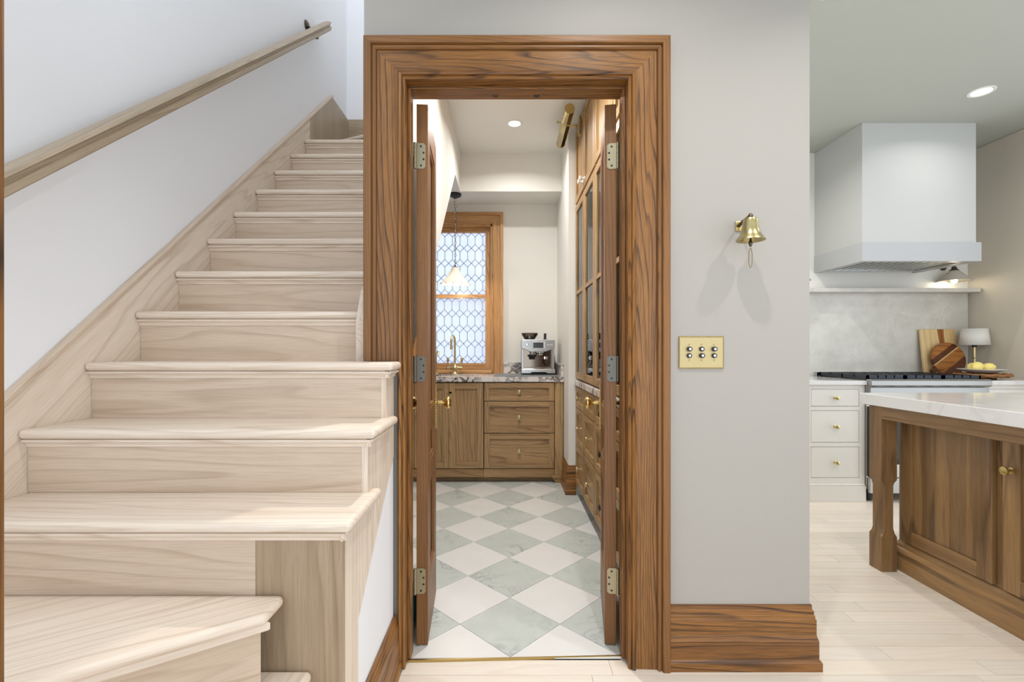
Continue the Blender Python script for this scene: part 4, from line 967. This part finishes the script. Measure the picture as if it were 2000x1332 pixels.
obj('dish', B().lathe([(0.0, 0.002), (0.06, 0.002), (0.09, 0.008), (0.150, 0.032), (0.152, 0.036), (0.147, 0.036), (0.09, 0.014), (0, 0.010)], (tcx-0.005, tcy, CT+0.047), n=40, caps=False), PORC, pt, smooth=True)
LEM = plain('lemon_peel', (246, 226, 134), 0.45, bump=0.3, bscale=220)
for i, (lx, ly, rz, lb_) in enumerate(((-0.045, -0.01, 20, 'larger pale lemon at the left of the plate'), (0.058, 0.0, -30, 'smaller pale lemon at the right of the plate'), (0.0, 0.07, 80, 'pale lemon at the back of the plate'))):
    lo_ = obj('lemon', B().lathe([(0, -0.047), (0.007, -0.045), (0.012, -0.040), (0.025, -0.030), (0.033, -0.012), (0.034, 0.006), (0.028, 0.026), (0.014, 0.039), (0.008, 0.044), (0, 0.047)], (0, 0, 0), (1, 0, 0.12), 20), LEM, None, smooth=True, local=True)
    lo_.location = (tcx-0.005+lx, tcy+ly, CT+0.047+0.050+(0.006 if i == 0 else 0)); lo_.rotation_euler = (0, 0, math.radians(rz)); lo_.scale = (1.12,)*3 if i == 0 else (1, 1, 1)
    tag(lo_, lb_, 'lemon', 'lemons on the plate')

# island
IX, IL = 2.14, 2.0
isl = thing('kitchen_island', 'rustic brown hickory island with square corner leg and framed panels', 'island', (2.6, 1.8, 0.001))
IY0, IY1 = 1.00, 2.555
obj('body', bx(IX, 3.05, IY0, IY1, 0.001, 0.884), wood('hickory', 'z'), isl)
HK = 'hickory'
def leg(x, y):
    s_ = 0.0425
    def sec(z_, hw, c): return [(x+a*hw, y+b_*hw, z_) for a, b_ in ()] or [(x-hw+c, y-hw, z_), (x+hw-c, y-hw, z_), (x+hw, y-hw+c, z_), (x+hw, y+hw-c, z_), (x+hw-c, y+hw, z_), (x-hw+c, y+hw, z_), (x-hw, y+hw-c, z_), (x-hw, y-hw+c, z_)]
    obj('leg', B().loft([sec(0.001, s_, 0.0015), sec(0.185, s_, 0.0015), sec(0.20, s_-0.003, 0.010), sec(0.225, s_-0.003, 0.019), sec(0.455, s_-0.003, 0.019), sec(0.475, s_-0.003, 0.010), sec(0.490, s_, 0.0015), sec(0.884, s_, 0.0015)]), wood(HK, 'z'), isl)
leg(IL+0.0425, 2.5445); leg(IL+0.0425, 1.04)
obj('apron', bx(IL, IL+0.03, 1.083, 2.5015, 0.818, 0.884), wood('hickory', 'y'), isl, bevel=0.0015)
obj('apron', bx(IL+0.0855, 3.05, IY1+0.001, IY1+0.03, 0.818, 0.884), wood('hickory', 'x'), isl, bevel=0.0015)
obj('base_moulding', seg_loft([(0, 0), (0.032, 0), (0.032, 0.10), (0.026, 0.118), (0.016, 0.124), (0.016, 0.138), (0.006, 0.152), (0, 0.153)], lambda p, z_: (IX-p, IY0, z_+0.001), lambda p, z_: (IX-p, IY1, z_+0.001)), wood('hickory', 'y'), isl)
front(isl, 'panel', '-x', 2.045, IY1-0.035, 0.163, 0.880, IX, HK, fw=0.068, panel_axis='z', boards=5)
front(isl, 'door', '-x', 1.52, 2.002, 0.163, 0.880, IX, HK, fw=0.068, panel_axis='z', boards=5, knob=(1.965, 0.68), knob_mat=BRASS_A)
front(isl, 'door', '-x', 1.03, 1.512, 0.163, 0.880, IX, HK, fw=0.068, panel_axis='z', boards=5, knob=(1.067, 0.68), knob_mat=BRASS_A)
it = thing('island_counter', 'thick pale stone slab on top of the wooden island', 'countertop', (2.55, 1.8, 0.885))
obj('slab', bx(1.985, 3.15, 0.96, 2.640, 0.885, CT), ISLTOP, it, bevel=0.003)

# coloured bins glimpsed behind the two open doors
def bin_(name, x, y, r, h, c, label):
    tag(obj(name, B().lathe([(r*0.92, 0.0), (r, h*0.75), (r*0.96, h*0.93), (r*0.7, h), (0, h)], (x, y, 0.0065), n=28), plain(name+str(c[0]), c, 0.35), None, True), label, 'bin')
bin_('storage_bin', -0.50, 2.06, 0.115, 0.135, (70, 165, 186), 'teal rounded bin glimpsed behind the left pantry door')
